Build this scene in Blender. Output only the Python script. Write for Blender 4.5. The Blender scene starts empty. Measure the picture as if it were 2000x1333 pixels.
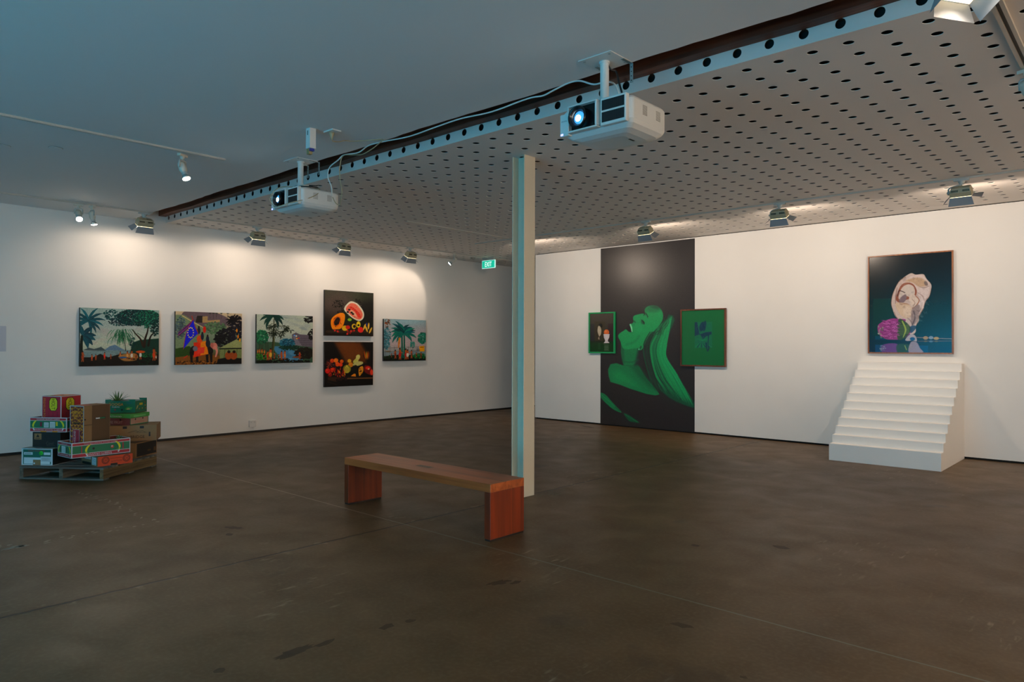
import bpy, bmesh, math, random
import numpy as np
from mathutils import Vector, Matrix
R = math.radians
random.seed(7)
rng = np.random.default_rng(7)
scn = bpy.context.scene
COL = scn.collection

# ------------------------------------------------------------------ camera
Fv = Vector((-0.67382, 0.73885, 0.009)).normalized()
Rv = Vector((0.73889, 0.67381, 0.0033)).normalized()
Uv = Rv.cross(Fv).normalized(); Rv = Fv.cross(Uv).normalized()
cd = bpy.data.cameras.new('camera'); cam = bpy.data.objects.new('camera', cd); COL.objects.link(cam)
cd.sensor_width = 36; cd.lens = 1385.79 * 36 / 2000; cd.shift_y = -2.25 / 2000
cd.clip_start = 0.05; cd.clip_end = 100
cam.matrix_world = Matrix(((Rv.x, Uv.x, -Fv.x, 0), (Rv.y, Uv.y, -Fv.y, 0), (Rv.z, Uv.z, -Fv.z, 1.5), (0, 0, 0, 1)))
scn.camera = cam
# ------------------------------------------------------------------ world and exposure
w = bpy.data.worlds.new('world'); scn.world = w; w.use_nodes = True
w.node_tree.nodes['Background'].inputs[0].default_value = (.5, .6, .7, 1)
w.node_tree.nodes['Background'].inputs[1].default_value = 0.02
vs = scn.view_settings
vs.view_transform = 'Standard'; vs.look = 'None'; vs.gamma = 1; vs.exposure = 0.0; vs.use_curve_mapping = False
try:
    scn.cycles.use_denoising = True
    scn.cycles.max_bounces = 8; scn.cycles.diffuse_bounces = 5
    scn.cycles.sample_clamp_indirect = 4
except Exception: pass
# lamp strengths; the east wall floods are added for warm fill
FLOOD_L = 33.0; FLOOD_R = 76.0; SPOT_W = 26.0; VIDEO = 13.5; FILL_E = 1350.0
WARM = (1.0, .80, .63)

# ------------------------------------------------------------------ materials
def lin(c):
    return tuple(((x / 12.92) if x <= .04045 else ((x + .055) / 1.055) ** 2.4) for x in c)
def hx(s):
    s = s.lstrip('#'); return lin([int(s[i:i + 2], 16) / 255 for i in (0, 2, 4)])
MATS = {}
def mat(name, col, rough=.6, metal=0, emis=None, es=0, noise=0, nscale=8, bump=0, bscale=60, coat=0, spec=.5, trans=0):
    if name in MATS: return MATS[name]
    m = bpy.data.materials.new(name); m.use_nodes = True; nt = m.node_tree; b = nt.nodes['Principled BSDF']
    if isinstance(col, str): col = hx(col)
    b.inputs['Base Color'].default_value = (*col, 1); b.inputs['Roughness'].default_value = rough
    b.inputs['Metallic'].default_value = metal; b.inputs['Coat Weight'].default_value = coat
    b.inputs['Specular IOR Level'].default_value = spec; b.inputs['Transmission Weight'].default_value = trans
    if emis is not None:
        b.inputs['Emission Color'].default_value = (*(hx(emis) if isinstance(emis, str) else emis), 1)
        b.inputs['Emission Strength'].default_value = es
    tc = None
    if noise:
        tc = nt.nodes.new('ShaderNodeTexCoord'); n = nt.nodes.new('ShaderNodeTexNoise'); n.inputs['Scale'].default_value = nscale; n.inputs['Detail'].default_value = 6
        nt.links.new(tc.outputs['Object'], n.inputs['Vector'])
        r = nt.nodes.new('ShaderNodeMapRange'); r.inputs['From Min'].default_value = .3; r.inputs['From Max'].default_value = .7
        r.inputs['To Min'].default_value = 1 - noise; r.inputs['To Max'].default_value = 1 + noise * .4
        nt.links.new(n.outputs['Fac'], r.inputs['Value'])
        mx = nt.nodes.new('ShaderNodeVectorMath'); mx.operation = 'SCALE'; mx.inputs[0].default_value = col
        nt.links.new(r.outputs['Result'], mx.inputs['Scale']); nt.links.new(mx.outputs[0], b.inputs['Base Color'])
    if bump:
        tc = tc or nt.nodes.new('ShaderNodeTexCoord'); n2 = nt.nodes.new('ShaderNodeTexNoise'); n2.inputs['Scale'].default_value = bscale; n2.inputs['Detail'].default_value = 4
        nt.links.new(tc.outputs['Object'], n2.inputs['Vector'])
        bp = nt.nodes.new('ShaderNodeBump'); bp.inputs['Strength'].default_value = bump; bp.inputs['Distance'].default_value = .002
        nt.links.new(n2.outputs['Fac'], bp.inputs['Height']); nt.links.new(bp.outputs[0], b.inputs['Normal'])
    MATS[name] = m; return m

def wood(name, c1, c2, axis=0, scale=3.0, rough=.45, dark=.5):
    if name in MATS: return MATS[name]
    m = bpy.data.materials.new(name); m.use_nodes = True; nt = m.node_tree; b = nt.nodes['Principled BSDF']
    tc = nt.nodes.new('ShaderNodeTexCoord'); mp = nt.nodes.new('ShaderNodeMapping')
    s = [14 * scale] * 3; s[axis] = .55 * scale; mp.inputs['Scale'].default_value = s
    n = nt.nodes.new('ShaderNodeTexNoise'); n.inputs['Scale'].default_value = 1.0; n.inputs['Detail'].default_value = 5; n.inputs['Distortion'].default_value = .6
    cr = nt.nodes.new('ShaderNodeValToRGB'); cr.color_ramp.elements[0].position = .32; cr.color_ramp.elements[1].position = .68
    cr.color_ramp.elements[0].color = (*hx(c1), 1); cr.color_ramp.elements[1].color = (*hx(c2), 1)
    nt.links.new(tc.outputs['Object'], mp.inputs[0]); nt.links.new(mp.outputs[0], n.inputs['Vector']); nt.links.new(n.outputs['Fac'], cr.inputs[0])
    n2 = nt.nodes.new('ShaderNodeTexNoise'); n2.inputs['Scale'].default_value = 1.7; n2.inputs['Detail'].default_value = 2
    nt.links.new(tc.outputs['Object'], n2.inputs['Vector'])
    r = nt.nodes.new('ShaderNodeMapRange'); r.inputs['From Min'].default_value = .35; r.inputs['From Max'].default_value = .65; r.inputs['To Min'].default_value = dark; r.inputs['To Max'].default_value = 1.1
    nt.links.new(n2.outputs['Fac'], r.inputs['Value'])
    mx = nt.nodes.new('ShaderNodeVectorMath'); mx.operation = 'SCALE'
    nt.links.new(cr.outputs[0], mx.inputs[0]); nt.links.new(r.outputs[0], mx.inputs['Scale']); nt.links.new(mx.outputs[0], b.inputs['Base Color'])
    b.inputs['Roughness'].default_value = rough
    bp = nt.nodes.new('ShaderNodeBump'); bp.inputs['Strength'].default_value = .15; bp.inputs['Distance'].default_value = .002
    nt.links.new(n.outputs['Fac'], bp.inputs['Height']); nt.links.new(bp.outputs[0], b.inputs['Normal'])
    MATS[name] = m; return m

def floor_material():
    m = bpy.data.materials.new('concrete_floor'); m.use_nodes = True; nt = m.node_tree; b = nt.nodes['Principled BSDF']; L = nt.links
    def N(t, **k):
        n = nt.nodes.new(t)
        for a, v in k.items(): setattr(n, a, v)
        return n
    def V(sock, v): sock.default_value = v
    def mth(op, a, b_=None, c=None):
        n = N('ShaderNodeMath', operation=op)
        for i, q in enumerate((a, b_, c)):
            if q is None: continue
            if isinstance(q, (int, float)): n.inputs[i].default_value = q
            else: L.new(q, n.inputs[i])
        return n.outputs[0]
    def noise(scale, detail=4, sx=1, sy=1, dist=0, off=0):
        mp = N('ShaderNodeMapping'); V(mp.inputs['Scale'], (sx, sy, 1)); V(mp.inputs['Location'], (off, off * .7, 0))
        L.new(tc.outputs['Object'], mp.inputs[0]); n = N('ShaderNodeTexNoise'); V(n.inputs['Scale'], scale); V(n.inputs['Detail'], detail); V(n.inputs['Distortion'], dist)
        L.new(mp.outputs[0], n.inputs['Vector']); return n.outputs['Fac']
    def rng_(v, a, c, lo, hi, clamp=True):
        n = N('ShaderNodeMapRange'); n.clamp = clamp
        for i, q in zip(('From Min', 'From Max', 'To Min', 'To Max'), (a, c, lo, hi)): V(n.inputs[i], q)
        L.new(v, n.inputs['Value']); return n.outputs[0]
    def mix(f, a, b_):
        n = N('ShaderNodeMix', data_type='RGBA')
        if isinstance(f, float): V(n.inputs[0], f)
        else: L.new(f, n.inputs[0])
        for i, q in ((6, a), (7, b_)):
            if isinstance(q, tuple): V(n.inputs[i], (*q, 1))
            else: L.new(q, n.inputs[i])
        return n.outputs[2]
    tc = N('ShaderNodeTexCoord'); sep = N('ShaderNodeSeparateXYZ'); L.new(tc.outputs['Object'], sep.inputs[0]); X, Y = sep.outputs[0], sep.outputs[1]
    big = noise(.55, 5, dist=.8); med = noise(2.6, 8, dist=.4, off=3); fine = noise(40, 3, off=9)
    c = mix(rng_(big, .35, .65, 0, 1), hx('#4e3b22'), hx('#5c4629'))
    c = mix(rng_(med, .35, .7, 0, .35), c, hx('#44331e'))
    c = mix(rng_(fine, .45, .75, 0, .18), c, hx('#85775f'))
    # worn scratchy patches
    worn = mth('MULTIPLY', rng_(noise(26, 3, 1, .22, off=5), .60, .72, 0, 1), rng_(noise(.9, 2, off=21), .56, .66, 0, 1))
    c = mix(mth('MULTIPLY', worn, .45), c, hx('#9a907c'))
    # dark oily blotches
    c = mix(mth('MULTIPLY', rng_(noise(1.5, 3, off=40), .66, .72, 0, 1), .45), c, hx('#21190f'))
    # expansion joints: one along Y at x=-4.7, one along X at y=3.8
    wob = mth('MULTIPLY', mth('SUBTRACT', noise(7, 3, off=2), .5), .035)
    dx = mth('ABSOLUTE', mth('ADD', mth('ADD', X, 4.70), wob)); dy = mth('ABSOLUTE', mth('ADD', mth('SUBTRACT', Y, 3.81), mth('MULTIPLY', wob, .3)))
    j1 = rng_(dx, .008, .016, 1, 0); j1s = rng_(dx, .01, .10, 1, 0)
    j2 = rng_(dy, .003, .009, 1, 0)
    chip = rng_(noise(9, 3, off=11), .60, .66, 0, 1)
    c = mix(mth('MULTIPLY', mth('MULTIPLY', j1s, chip), .45), c, hx('#958a72'))
    c = mix(mth('MULTIPLY', j1, .9), c, hx('#16120e'))
    right = rng_(X, -5.2, -4.6, 0, 1)
    c = mix(mth('MULTIPLY', j2, .6), c, mix(right, hx('#a8a090'), hx('#6f827c')))
    # faint far crack
    dq = mth('ABSOLUTE', mth('ADD', mth('SUBTRACT', Y, 8.12), mth('ADD', mth('MULTIPLY', X, .215), wob)))
    c = mix(mth('MULTIPLY', rng_(dq, .004, .014, 1, 0), .6), c, mix(chip, hx('#33281c'), hx('#a49c8a')))
    L.new(c, b.inputs['Base Color'])
    L.new(rng_(med, .3, .7, .42, .55), b.inputs['Roughness']); V(b.inputs['Specular IOR Level'], .35)
    bp = N('ShaderNodeBump'); V(bp.inputs['Strength'], .25); V(bp.inputs['Distance'], .004)
    L.new(mth('SUBTRACT', mth('MULTIPLY', med, .6), mth('MULTIPLY', j1, 1.0)), bp.inputs['Height']); L.new(bp.outputs[0], b.inputs['Normal'])
    return m

def att_mat(name, rough=.45, coat=0, spec=.5):
    m = bpy.data.materials.new(name); m.use_nodes = True; nt = m.node_tree; b = nt.nodes['Principled BSDF']
    a = nt.nodes.new('ShaderNodeAttribute'); a.attribute_name = 'paint'; nt.links.new(a.outputs['Color'], b.inputs['Base Color'])
    b.inputs['Roughness'].default_value = rough; b.inputs['Coat Weight'].default_value = coat; b.inputs['Specular IOR Level'].default_value = spec
    b.inputs['Coat Roughness'].default_value = .12
    return m

WHITE = mat('white_wall_paint', '#ebe7e1', .75, bump=.12, bscale=90, noise=.03, nscale=1.3)
CEILW = mat('ceiling_paint', '#e4e4e2', .8)
PERF = mat('perforated_panel_paint', '#e4ddd6', .8)
DARK = mat('dark_void', '#0b0a09', .9)  # near-black colour stands in for the shade in gaps and voids
BLACKP = mat('black_plastic', '#141415', .45)
BEAM = wood('aged_timber_beam', '#4a2a1e', '#7a4c36', 0, 1.5, .6, .6)
STEELP = mat('cream_column_paint', '#d8cfb8', .5)
BRKT = mat('galvanised_bracket', '#9aa7a8', .4, .7)
GREYP = mat('grey_lamp_paint', '#b2b8b6', .45)
OLIVE = mat('olive_grey_lamp_housing', '#a39c80', .5)
FLAP = mat('grey_barn_door_paint', '#8d9298', .5)
WPLAST = mat('white_plastic', '#d9dcd9', .4)
WPLAST2 = mat('cream_plastic', '#cfcabc', .45)
TRK = mat('track_white', '#b6b2a8', .5)

# ------------------------------------------------------------------ mesh builder
class MB:
    def __init__(s): s.v = []; s.f = []; s.mi = []; s.m = []; s.M = Matrix(); s.smooth = set()
    def slot(s, m):
        if m not in s.m: s.m.append(m)
        return s.m.index(m)
    def add(s, vs, fs, m, smooth=False):
        o = len(s.v); s.v += [tuple(s.M @ Vector(p)) for p in vs]; k = s.slot(m)
        for f in fs:
            if smooth: s.smooth.add(len(s.f))
            s.f.append([o + i for i in f]); s.mi.append(k)
    def box(s, a, b, m):
        x0, y0, z0 = [min(p, q) for p, q in zip(a, b)]; x1, y1, z1 = [max(p, q) for p, q in zip(a, b)]
        s.add([(x0, y0, z0), (x1, y0, z0), (x1, y1, z0), (x0, y1, z0), (x0, y0, z1), (x1, y0, z1), (x1, y1, z1), (x0, y1, z1)],
              [(0, 3, 2, 1), (4, 5, 6, 7), (0, 1, 5, 4), (1, 2, 6, 5), (2, 3, 7, 6), (3, 0, 4, 7)], m)
    def quad(s, pts, m): s.add(pts, [tuple(range(len(pts)))], m)
    def prism(s, pts, n, m):     # closed polygon pts extruded along vector n
        k = len(pts); n = Vector(n); P2 = [tuple(Vector(p) + n) for p in pts]
        s.add(list(pts) + P2, [tuple(reversed(range(k))), tuple(range(k, 2 * k))] + [(i, (i + 1) % k, k + (i + 1) % k, k + i) for i in range(k)], m)
    def tube(s, path, r, m, n=8, cap=True):
        path = [Vector(p) for p in path]; rs = r if isinstance(r, (list, tuple)) else [r] * len(path)
        vs = []; prev = None
        for i, p in enumerate(path):
            d = (path[min(i + 1, len(path) - 1)] - path[max(i - 1, 0)]).normalized()
            if prev is None: prev = d.orthogonal().normalized()
            a = (prev - d * prev.dot(d)); a = a.normalized() if a.length > 1e-6 else d.orthogonal().normalized(); prev = a; b = d.cross(a)
            for k in range(n):
                t = 2 * math.pi * k / n; vs.append(tuple(p + (a * math.cos(t) + b * math.sin(t)) * rs[i]))
        fs = [(i * n + k, i * n + (k + 1) % n, (i + 1) * n + (k + 1) % n, (i + 1) * n + k) for i in range(len(path) - 1) for k in range(n)]
        if cap: fs += [tuple(reversed(range(n))), tuple((len(path) - 1) * n + k for k in range(n))]
        s.add(vs, fs, m, True)
    def lathe(s, prof, m, n=24, axis='Z', c=(0, 0, 0)):   # prof: (r, h)
        vs = []
        for r, h in prof:
            for k in range(n):
                t = 2 * math.pi * k / n; a, b = r * math.cos(t), r * math.sin(t)
                p = {'Z': (a, b, h), 'Y': (a, h, -b), 'X': (h, a, b)}[axis]; vs.append(tuple(Vector(p) + Vector(c)))
        fs = [(i * n + k, i * n + (k + 1) % n, (i + 1) * n + (k + 1) % n, (i + 1) * n + k) for i in range(len(prof) - 1) for k in range(n)]
        if prof[0][0] > 1e-5: fs.append(tuple(reversed(range(n))))
        if prof[-1][0] > 1e-5: fs.append(tuple((len(prof) - 1) * n + k for k in range(n)))
        s.add(vs, fs, m, True)
    def text(s, txt, w_, h_, M, m, flip=False, depth=.0008, squash=False):
        """lettering fitted in a w_ x h_ box centred on the origin of M (x right, y up, z out)"""
        cu = bpy.data.curves.new('t', 'FONT'); cu.body = txt; cu.align_x = 'CENTER'; cu.align_y = 'CENTER'; cu.resolution_u = 2; cu.extrude = 0
        o = bpy.data.objects.new('t', cu); me = bpy.data.meshes.new_from_object(o)
        vv = [v.co.copy() for v in me.vertices]
        if vv:
            xs = [v.x for v in vv]; ys = [v.y for v in vv]; cx, cy = (min(xs) + max(xs)) / 2, (min(ys) + max(ys)) / 2
            sx = w_ / (max(xs) - min(xs)); sy = h_ / (max(ys) - min(ys))
            if flip: sx, sy = -sx, -sy
            s.add([tuple(M @ Vector(((v.x - cx) * sx, (v.y - cy) * sy, depth))) for v in vv], [tuple(p.vertices) for p in me.polygons], m)
        bpy.data.meshes.remove(me); bpy.data.objects.remove(o); bpy.data.curves.remove(cu)
    def build(s, name, parent=None, bevel=0, seg=2, loc=None, rotz=None, autosmooth=False):
        me = bpy.data.meshes.new(name); me.from_pydata(s.v, [], s.f); me.update()
        for m in s.m: me.materials.append(m)
        me.polygons.foreach_set('material_index', s.mi)
        if s.smooth:
            fl = np.zeros(len(s.f), bool); fl[list(s.smooth)] = True; me.polygons.foreach_set('use_smooth', fl)
        o = bpy.data.objects.new(name, me); COL.objects.link(o)
        if parent is not None: o.parent = parent
        if loc is not None: o.location = loc
        if rotz is not None: o.rotation_euler = (0, 0, rotz)
        if bevel:
            b = o.modifiers.new('bevel', 'BEVEL'); b.width = bevel; b.segments = seg; b.limit_method = 'ANGLE'; b.angle_limit = R(40)
        return o

def tag(o, label=None, cat=None, group=None, kind=None):
    for k, v in (('label', label), ('category', cat), ('group', group), ('kind', kind)):
        if v: o[k] = v
    return o
def thing(name, label, cat, loc=(0, 0, 0), rotz=0, group=None):
    o = bpy.data.objects.new(name, None); COL.objects.link(o); o.location = loc; o.rotation_euler = (0, 0, rotz); o.empty_display_size = .1
    return tag(o, label, cat, group)
def children(o): return [c for c in bpy.data.objects if c.parent == o]
def copy_tree(o, parent=None):
    c = o.copy(); COL.objects.link(c); c.parent = parent
    for ch in children(o): copy_tree(ch, c)
    return c
def frameM(o, x, y):   # basis matrix from origin, x axis and y axis
    x = Vector(x).normalized(); y = Vector(y).normalized(); z = x.cross(y)
    return Matrix(((x.x, y.x, z.x, o[0]), (x.y, y.y, z.y, o[1]), (x.z, y.z, z.z, o[2]), (0, 0, 0, 1)))

H = 3.413; XL = -11.51; YR = 11.22; XE = -9.58
# ------------------------------------------------------------------ setting
def structure(name, mb, **k):
    o = mb.build(name, **k); o['kind'] = 'structure'; return o
m = MB(); m.box((XL - .2, -4.7, -.2), (6, 17, 0), floor_material()); structure('floor', m)
m = MB(); m.box((XL - .2, -4.7, 0), (XL, 17, 4.2), WHITE); structure('wall_left', m)
m = MB(); m.box((XE, YR, .028), (6, YR + .25, H - .012), WHITE); m.box((XE + .02, YR + .02, 0), (6, YR + .23, .03), DARK); m.box((XE + .02, YR + .02, H - .02), (6, YR + .23, H + .02), DARK); structure('wall_right', m)  # dark fill stands for the shade in the gaps above and below
m = MB(); m.box((XL, 16.5, 0), (6, 16.7, 4.2), mat('far_wall_paint', '#c8c2b8', .8)); structure('wall_back', m)
m = MB(); m.box((XL, -4.7, 0), (6, -4.5, 4.2), WHITE); structure('wall_rear', m)
m = MB(); m.box((6, -4.5, 0), (6.2, 17, 4.2), WHITE); structure('wall_east', m)
m = MB(); m.box((XL, -4.5, .0), (XL + .012, 16.5, .035), mat('shadow_gap_black', '#161412', .6)); structure('shadow_gap_left', m)  # dark strip painted in for the shadow gap along the wall foot
# upper left ceiling with a slightly ragged cut edge along the slot
m = MB(); xs = np.arange(XL, 6.01, .12); ed = [4.045 + .010 * math.sin(x * 3.1) + random.uniform(-.006, .006) for x in xs]
vs_, fs_ = [], []
for i, x in enumerate(xs):
    vs_ += [(x, -4.5, 3.406), (x, ed[i], 3.406), (x, ed[i], 3.43), (x, -4.5, 3.43)]
for i in range(len(xs) - 1):
    a = i * 4; b_ = a + 4
    fs_ += [(a, b_, b_ + 1, a + 1), (a + 1, b_ + 1, b_ + 2, a + 2), (a + 2, b_ + 2, b_ + 3, a + 3)]
m.add(vs_, fs_, CEILW); structure('ceiling', m)
# dark timber beam running in the slot, bottom above the fascia
m = MB(); bx = np.arange(XL, 6.01, .3)
m.add([p for x in bx for p in ((x, 4.44, 3.515 + .004 * math.sin(x * 5)), (x, 4.44, 3.85), (x, 4.70, 3.515 + .004 * math.sin(x * 5)), (x, 4.70, 3.85))],
      [f for i in range(len(bx) - 1) for f in ((4 * i, 4 * i + 4, 4 * i + 5, 4 * i + 1), (4 * i, 4 * i + 2, 4 * i + 6, 4 * i + 4), (4 * i + 2, 4 * i + 3, 4 * i + 7, 4 * i + 6))], BEAM)
structure('trim_1', m)
m = MB(); m.box((XL, 3.7, 3.86), (6, 17, 3.9), DARK); m.box((XL, 3.68, 3.45), (6, 3.7, 3.9), DARK); structure('trim_2', m)   # dark roof void over slot and panels
m = MB(); m.box((XL, -4.5, 3.46), (6, 3.66, 3.5), DARK); structure('ceiling_upper', m)

# perforated ceiling: real holes
PX0, PY0, PT, HR = -1.4341, 4.6997, .2213, .034
def perf(mb, xr, yr, z, th, mt, plane='z', n=14, y=None):
    """grid of square cells each with a round hole"""
    up = (0, 0, th)
    for cx in xr:
        for cy in yr:
            h = PT / 2
            sq = []
            ci = []
            for k in range(n):
                t = 2 * math.pi * (k + .5) / n; c_, s_ = math.cos(t), math.sin(t); q = h / max(abs(c_), abs(s_))
                sq.append((cx + c_ * q, cy + s_ * q)); ci.append((cx + HR * c_, cy + HR * s_))
            corner = [(cx + h, cy + h), (cx - h, cy + h), (cx - h, cy - h), (cx + h, cy - h)]
            yield sq, ci, corner, cx, cy
def holes_mesh(mb, xr, yr, P, n=16):
    """P(u,v,d) -> 3d point, d = depth behind the face. n multiple of 4 so corners fall between samples"""
    h = PT / 2; vs, fs = [], []
    for cx in xr:
        for cy in yr:
            o = len(vs)
            for k in range(n):
                t = 2 * math.pi * k / n + math.pi / 4; c_, s_ = math.cos(t), math.sin(t); q = h / max(abs(c_), abs(s_))
                vs.append(P(cx + c_ * q, cy + s_ * q, 0))
            for k in range(n):
                t = 2 * math.pi * k / n + math.pi / 4; vs.append(P(cx + HR * math.cos(t), cy + HR * math.sin(t), 0))
            for k in range(n):
                t = 2 * math.pi * k / n + math.pi / 4; vs.append(P(cx + HR * math.cos(t), cy + HR * math.sin(t), .004))
            for k in range(n):
                j = (k + 1) % n; fs.append((o + k, o + j, o + n + j, o + n + k)); fs.append((o + n + k, o + n + j, o + 2 * n + j, o + 2 * n + k))
    mb.add(vs, fs, PERF)
m = MB()
KX = range(-45, 14); KY = range(0, 29)
xr = [PX0 + k * PT for k in KX]; yr = [PY0 + k * PT for k in KY]
holes_mesh(m, xr, yr, lambda u, v, d: (u, v, H + d))
xr2 = [x for x in xr if x < -9.3]; yr2 = [PY0 + k * PT for k in range(29, 54)]
holes_mesh(m, xr2, yr2, lambda u, v, d: (u, v, H + d), 12)
x0, x1 = xr[0] - PT / 2, xr[-1] + PT / 2; y0 = PY0 - PT / 2; y1 = yr[-1] + PT / 2; y2 = yr2[-1] + PT / 2; xa = xr2[-1] + PT / 2
m.quad([(XL, y0, H), (x0, y0, H), (x0, y2, H), (XL, y2, H)], PERF)
m.quad([(XL, 4.545, H), (6, 4.545, H), (6, y0, H), (XL, y0, H)], PERF)
m.quad([(x1, y0, H), (6, y0, H), (6, y1, H), (x1, y1, H)], PERF)
m.quad([(xa, y1, H), (6, y1, H), (6, 17, H), (xa, 17, H)], PERF)
m.quad([(XL, y2, H), (xa, y2, H), (xa, 17, H), (XL, 17, H)], PERF)
m.box((XL, 4.6, H + .05), (6, 17, H + .06), DARK)
structure('ceiling_perforated', m)
m = MB(); HR = .032; zc = 3.483
P_ = lambda u, v, d: (u, 4.545 + d, v)
h = PT / 2; vs, fs = [], []
for cx in xr:
    o = len(vs); n = 16
    for ring in range(3):
        for k in range(n):
            t = 2 * math.pi * k / n + math.pi / 4; c_, s_ = math.cos(t), math.sin(t)
            if ring == 0:
                q = 1 / max(abs(c_), abs(s_)); pz = zc + s_ * q * (.052 if s_ > 0 else .070); vs.append(P_(cx + c_ * q * h, pz, 0))
            else: vs.append(P_(cx + HR * c_, zc + HR * s_, 0 if ring == 1 else .004))
    for k in range(n):
        j = (k + 1) % n; fs.append((o + k, o + n + k, o + n + j, o + j)); fs.append((o + n + k, o + 2 * n + k, o + 2 * n + j, o + n + j))
m.add(vs, fs, PERF)
m.quad([(XL, 4.545, H), (x0, 4.545, H), (x0, 4.545, 3.535), (XL, 4.545, 3.535)], PERF)
m.quad([(x1, 4.545, H), (6, 4.545, H), (6, 4.545, 3.535), (x1, 4.545, 3.535)], PERF)
m.box((XL, 4.59, H + .01), (6, 4.6, 3.535), DARK); m.box((XL, 4.56, 3.530), (6, 4.6, 3.54), PERF)
structure('trim_3', m)

# column: open H section in cream paint
m = MB(); cx0, cx1, cy0, cy1 = -4.822, -4.660, 5.285, 5.450
m.box((cx0, cy0, 0), (cx0 + .010, cy1, H), STEELP); m.box((cx1 - .010, cy0, 0), (cx1, cy1, H), STEELP); m.box((cx0 + .010, (cy0 + cy1) / 2 - .004, 0), (cx1 - .010, (cy0 + cy1) / 2 + .004, H), STEELP)
tag(m.build('steel_column', bevel=.002), 'cream painted open steel column standing behind the wooden bench', 'column')

# ------------------------------------------------------------------ painted pictures
class Art:
    def __init__(s, quad, nx, ny):
        TL, TR, BR, BL = quad
        src = [(0, 0), (1, 0), (1, 1), (0, 1)]; A = []; B = []
        for (u, v), (x, y) in zip(src, quad):
            A.append([u, v, 1, 0, 0, 0, -u * x, -v * x]); B.append(x); A.append([0, 0, 0, u, v, 1, -u * y, -v * y]); B.append(y)
        h = np.linalg.solve(np.array(A, float), np.array(B, float)); s.Hm = np.append(h, 1).reshape(3, 3); s.Hi = np.linalg.inv(s.Hm)
        s.nx, s.ny = nx, ny; u, v = np.meshgrid(np.linspace(0, 1, nx), np.linspace(0, 1, ny)); s.u, s.v = u, v
        q = s.Hm @ np.stack([u.ravel(), v.ravel(), np.ones(u.size)]); s.X = (q[0] / q[2]).reshape(u.shape); s.Y = (q[1] / q[2]).reshape(u.shape)
        s.c = np.zeros((ny, nx, 3))
    def sl(s, x0, y0, x1, y1):
        P = s.Hi @ np.array([[x0, x1, x1, x0], [y0, y0, y1, y1], [1, 1, 1, 1.]]); u = P[0] / P[2]; v = P[1] / P[2]
        a = int(max(0, np.floor(u.min() * s.nx) - 2)); b = int(min(s.nx, np.ceil(u.max() * s.nx) + 2)); c = int(max(0, np.floor(v.min() * s.ny) - 2)); d = int(min(s.ny, np.ceil(v.max() * s.ny) + 2))
        return (slice(c, max(c, d)), slice(a, max(a, b)))
    def put(s, S, a, col):
        col = np.array([int(col[i:i + 2], 16) / 255 for i in (1, 3, 5)]) if isinstance(col, str) else np.array(col)
        s.c[S] = s.c[S] * (1 - a[..., None]) + col * a[..., None]
    def grad(s, stops):   # vertical gradient in v
        vs = [t for t, _ in stops]; cs = np.array([[int(c[i:i + 2], 16) / 255 for i in (1, 3, 5)] for _, c in stops])
        for k in range(3): s.c[..., k] = np.interp(s.v, vs, cs[:, k])
    def ell(s, x, y, rx, ry, col, soft=2., rot=0, op=1):
        r = max(rx, ry) + soft * 2; S = s.sl(x - r, y - r, x + r, y + r); X = s.X[S] - x; Y = s.Y[S] - y
        if X.size == 0: return
        c, q = math.cos(R(rot)), math.sin(R(rot)); a = (X * c + Y * q) / rx; b = (-X * q + Y * c) / ry
        d = (1 - np.sqrt(a * a + b * b)) * min(rx, ry); s.put(S, op * np.clip(.5 + d / soft, 0, 1), col)
    def poly(s, pts, col, soft=2., op=1, curve=False):
        if curve: pts = smooth_closed(pts)
        P = np.array(pts, float); x0, y0 = P.min(0) - soft * 2; x1, y1 = P.max(0) + soft * 2; S = s.sl(x0, y0, x1, y1); X = s.X[S]; Y = s.Y[S]
        if X.size == 0: return
        ins = np.zeros(X.shape, bool); dm = np.full(X.shape, 1e9)
        for i in range(len(P)):
            ax, ay = P[i]; bx, by = P[(i + 1) % len(P)]; 
            cond = ((ay > Y) != (by > Y)); 
            with np.errstate(divide='ignore', invalid='ignore'): xi = (bx - ax) * (Y - ay) / (by - ay if by != ay else 1e-9) + ax
            ins ^= cond & (X < xi)
            L = (bx - ax) ** 2 + (by - ay) ** 2 + 1e-9; t = np.clip(((X - ax) * (bx - ax) + (Y - ay) * (by - ay)) / L, 0, 1)
            dm = np.minimum(dm, np.hypot(X - ax - t * (bx - ax), Y - ay - t * (by - ay)))
        d = np.where(ins, dm, -dm); s.put(S, op * np.clip(.5 + d / soft, 0, 1), col)
    def line(s, pts, w, col, soft=1.5, op=1, curve=True):
        if curve and len(pts) > 2: pts = smooth_open(pts)
        P = np.array(pts, float); ws = np.interp(np.linspace(0, 1, len(P)), np.linspace(0, 1, len(w)), w) if isinstance(w, (list, tuple)) else np.full(len(P), w)
        mw = ws.max() + soft * 2; x0, y0 = P.min(0) - mw; x1, y1 = P.max(0) + mw; S = s.sl(x0, y0, x1, y1); X = s.X[S]; Y = s.Y[S]
        if X.size == 0: return
        d = np.full(X.shape, -1e9)
        for i in range(len(P) - 1):
            ax, ay = P[i]; bx, by = P[i + 1]; L = (bx - ax) ** 2 + (by - ay) ** 2 + 1e-9; t = np.clip(((X - ax) * (bx - ax) + (Y - ay) * (by - ay)) / L, 0, 1)
            d = np.maximum(d, ws[i] * (1 - t) + ws[i + 1] * t - np.hypot(X - ax - t * (bx - ax), Y - ay - t * (by - ay)))
        s.put(S, op * np.clip(.5 + d / soft, 0, 1), col)
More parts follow.
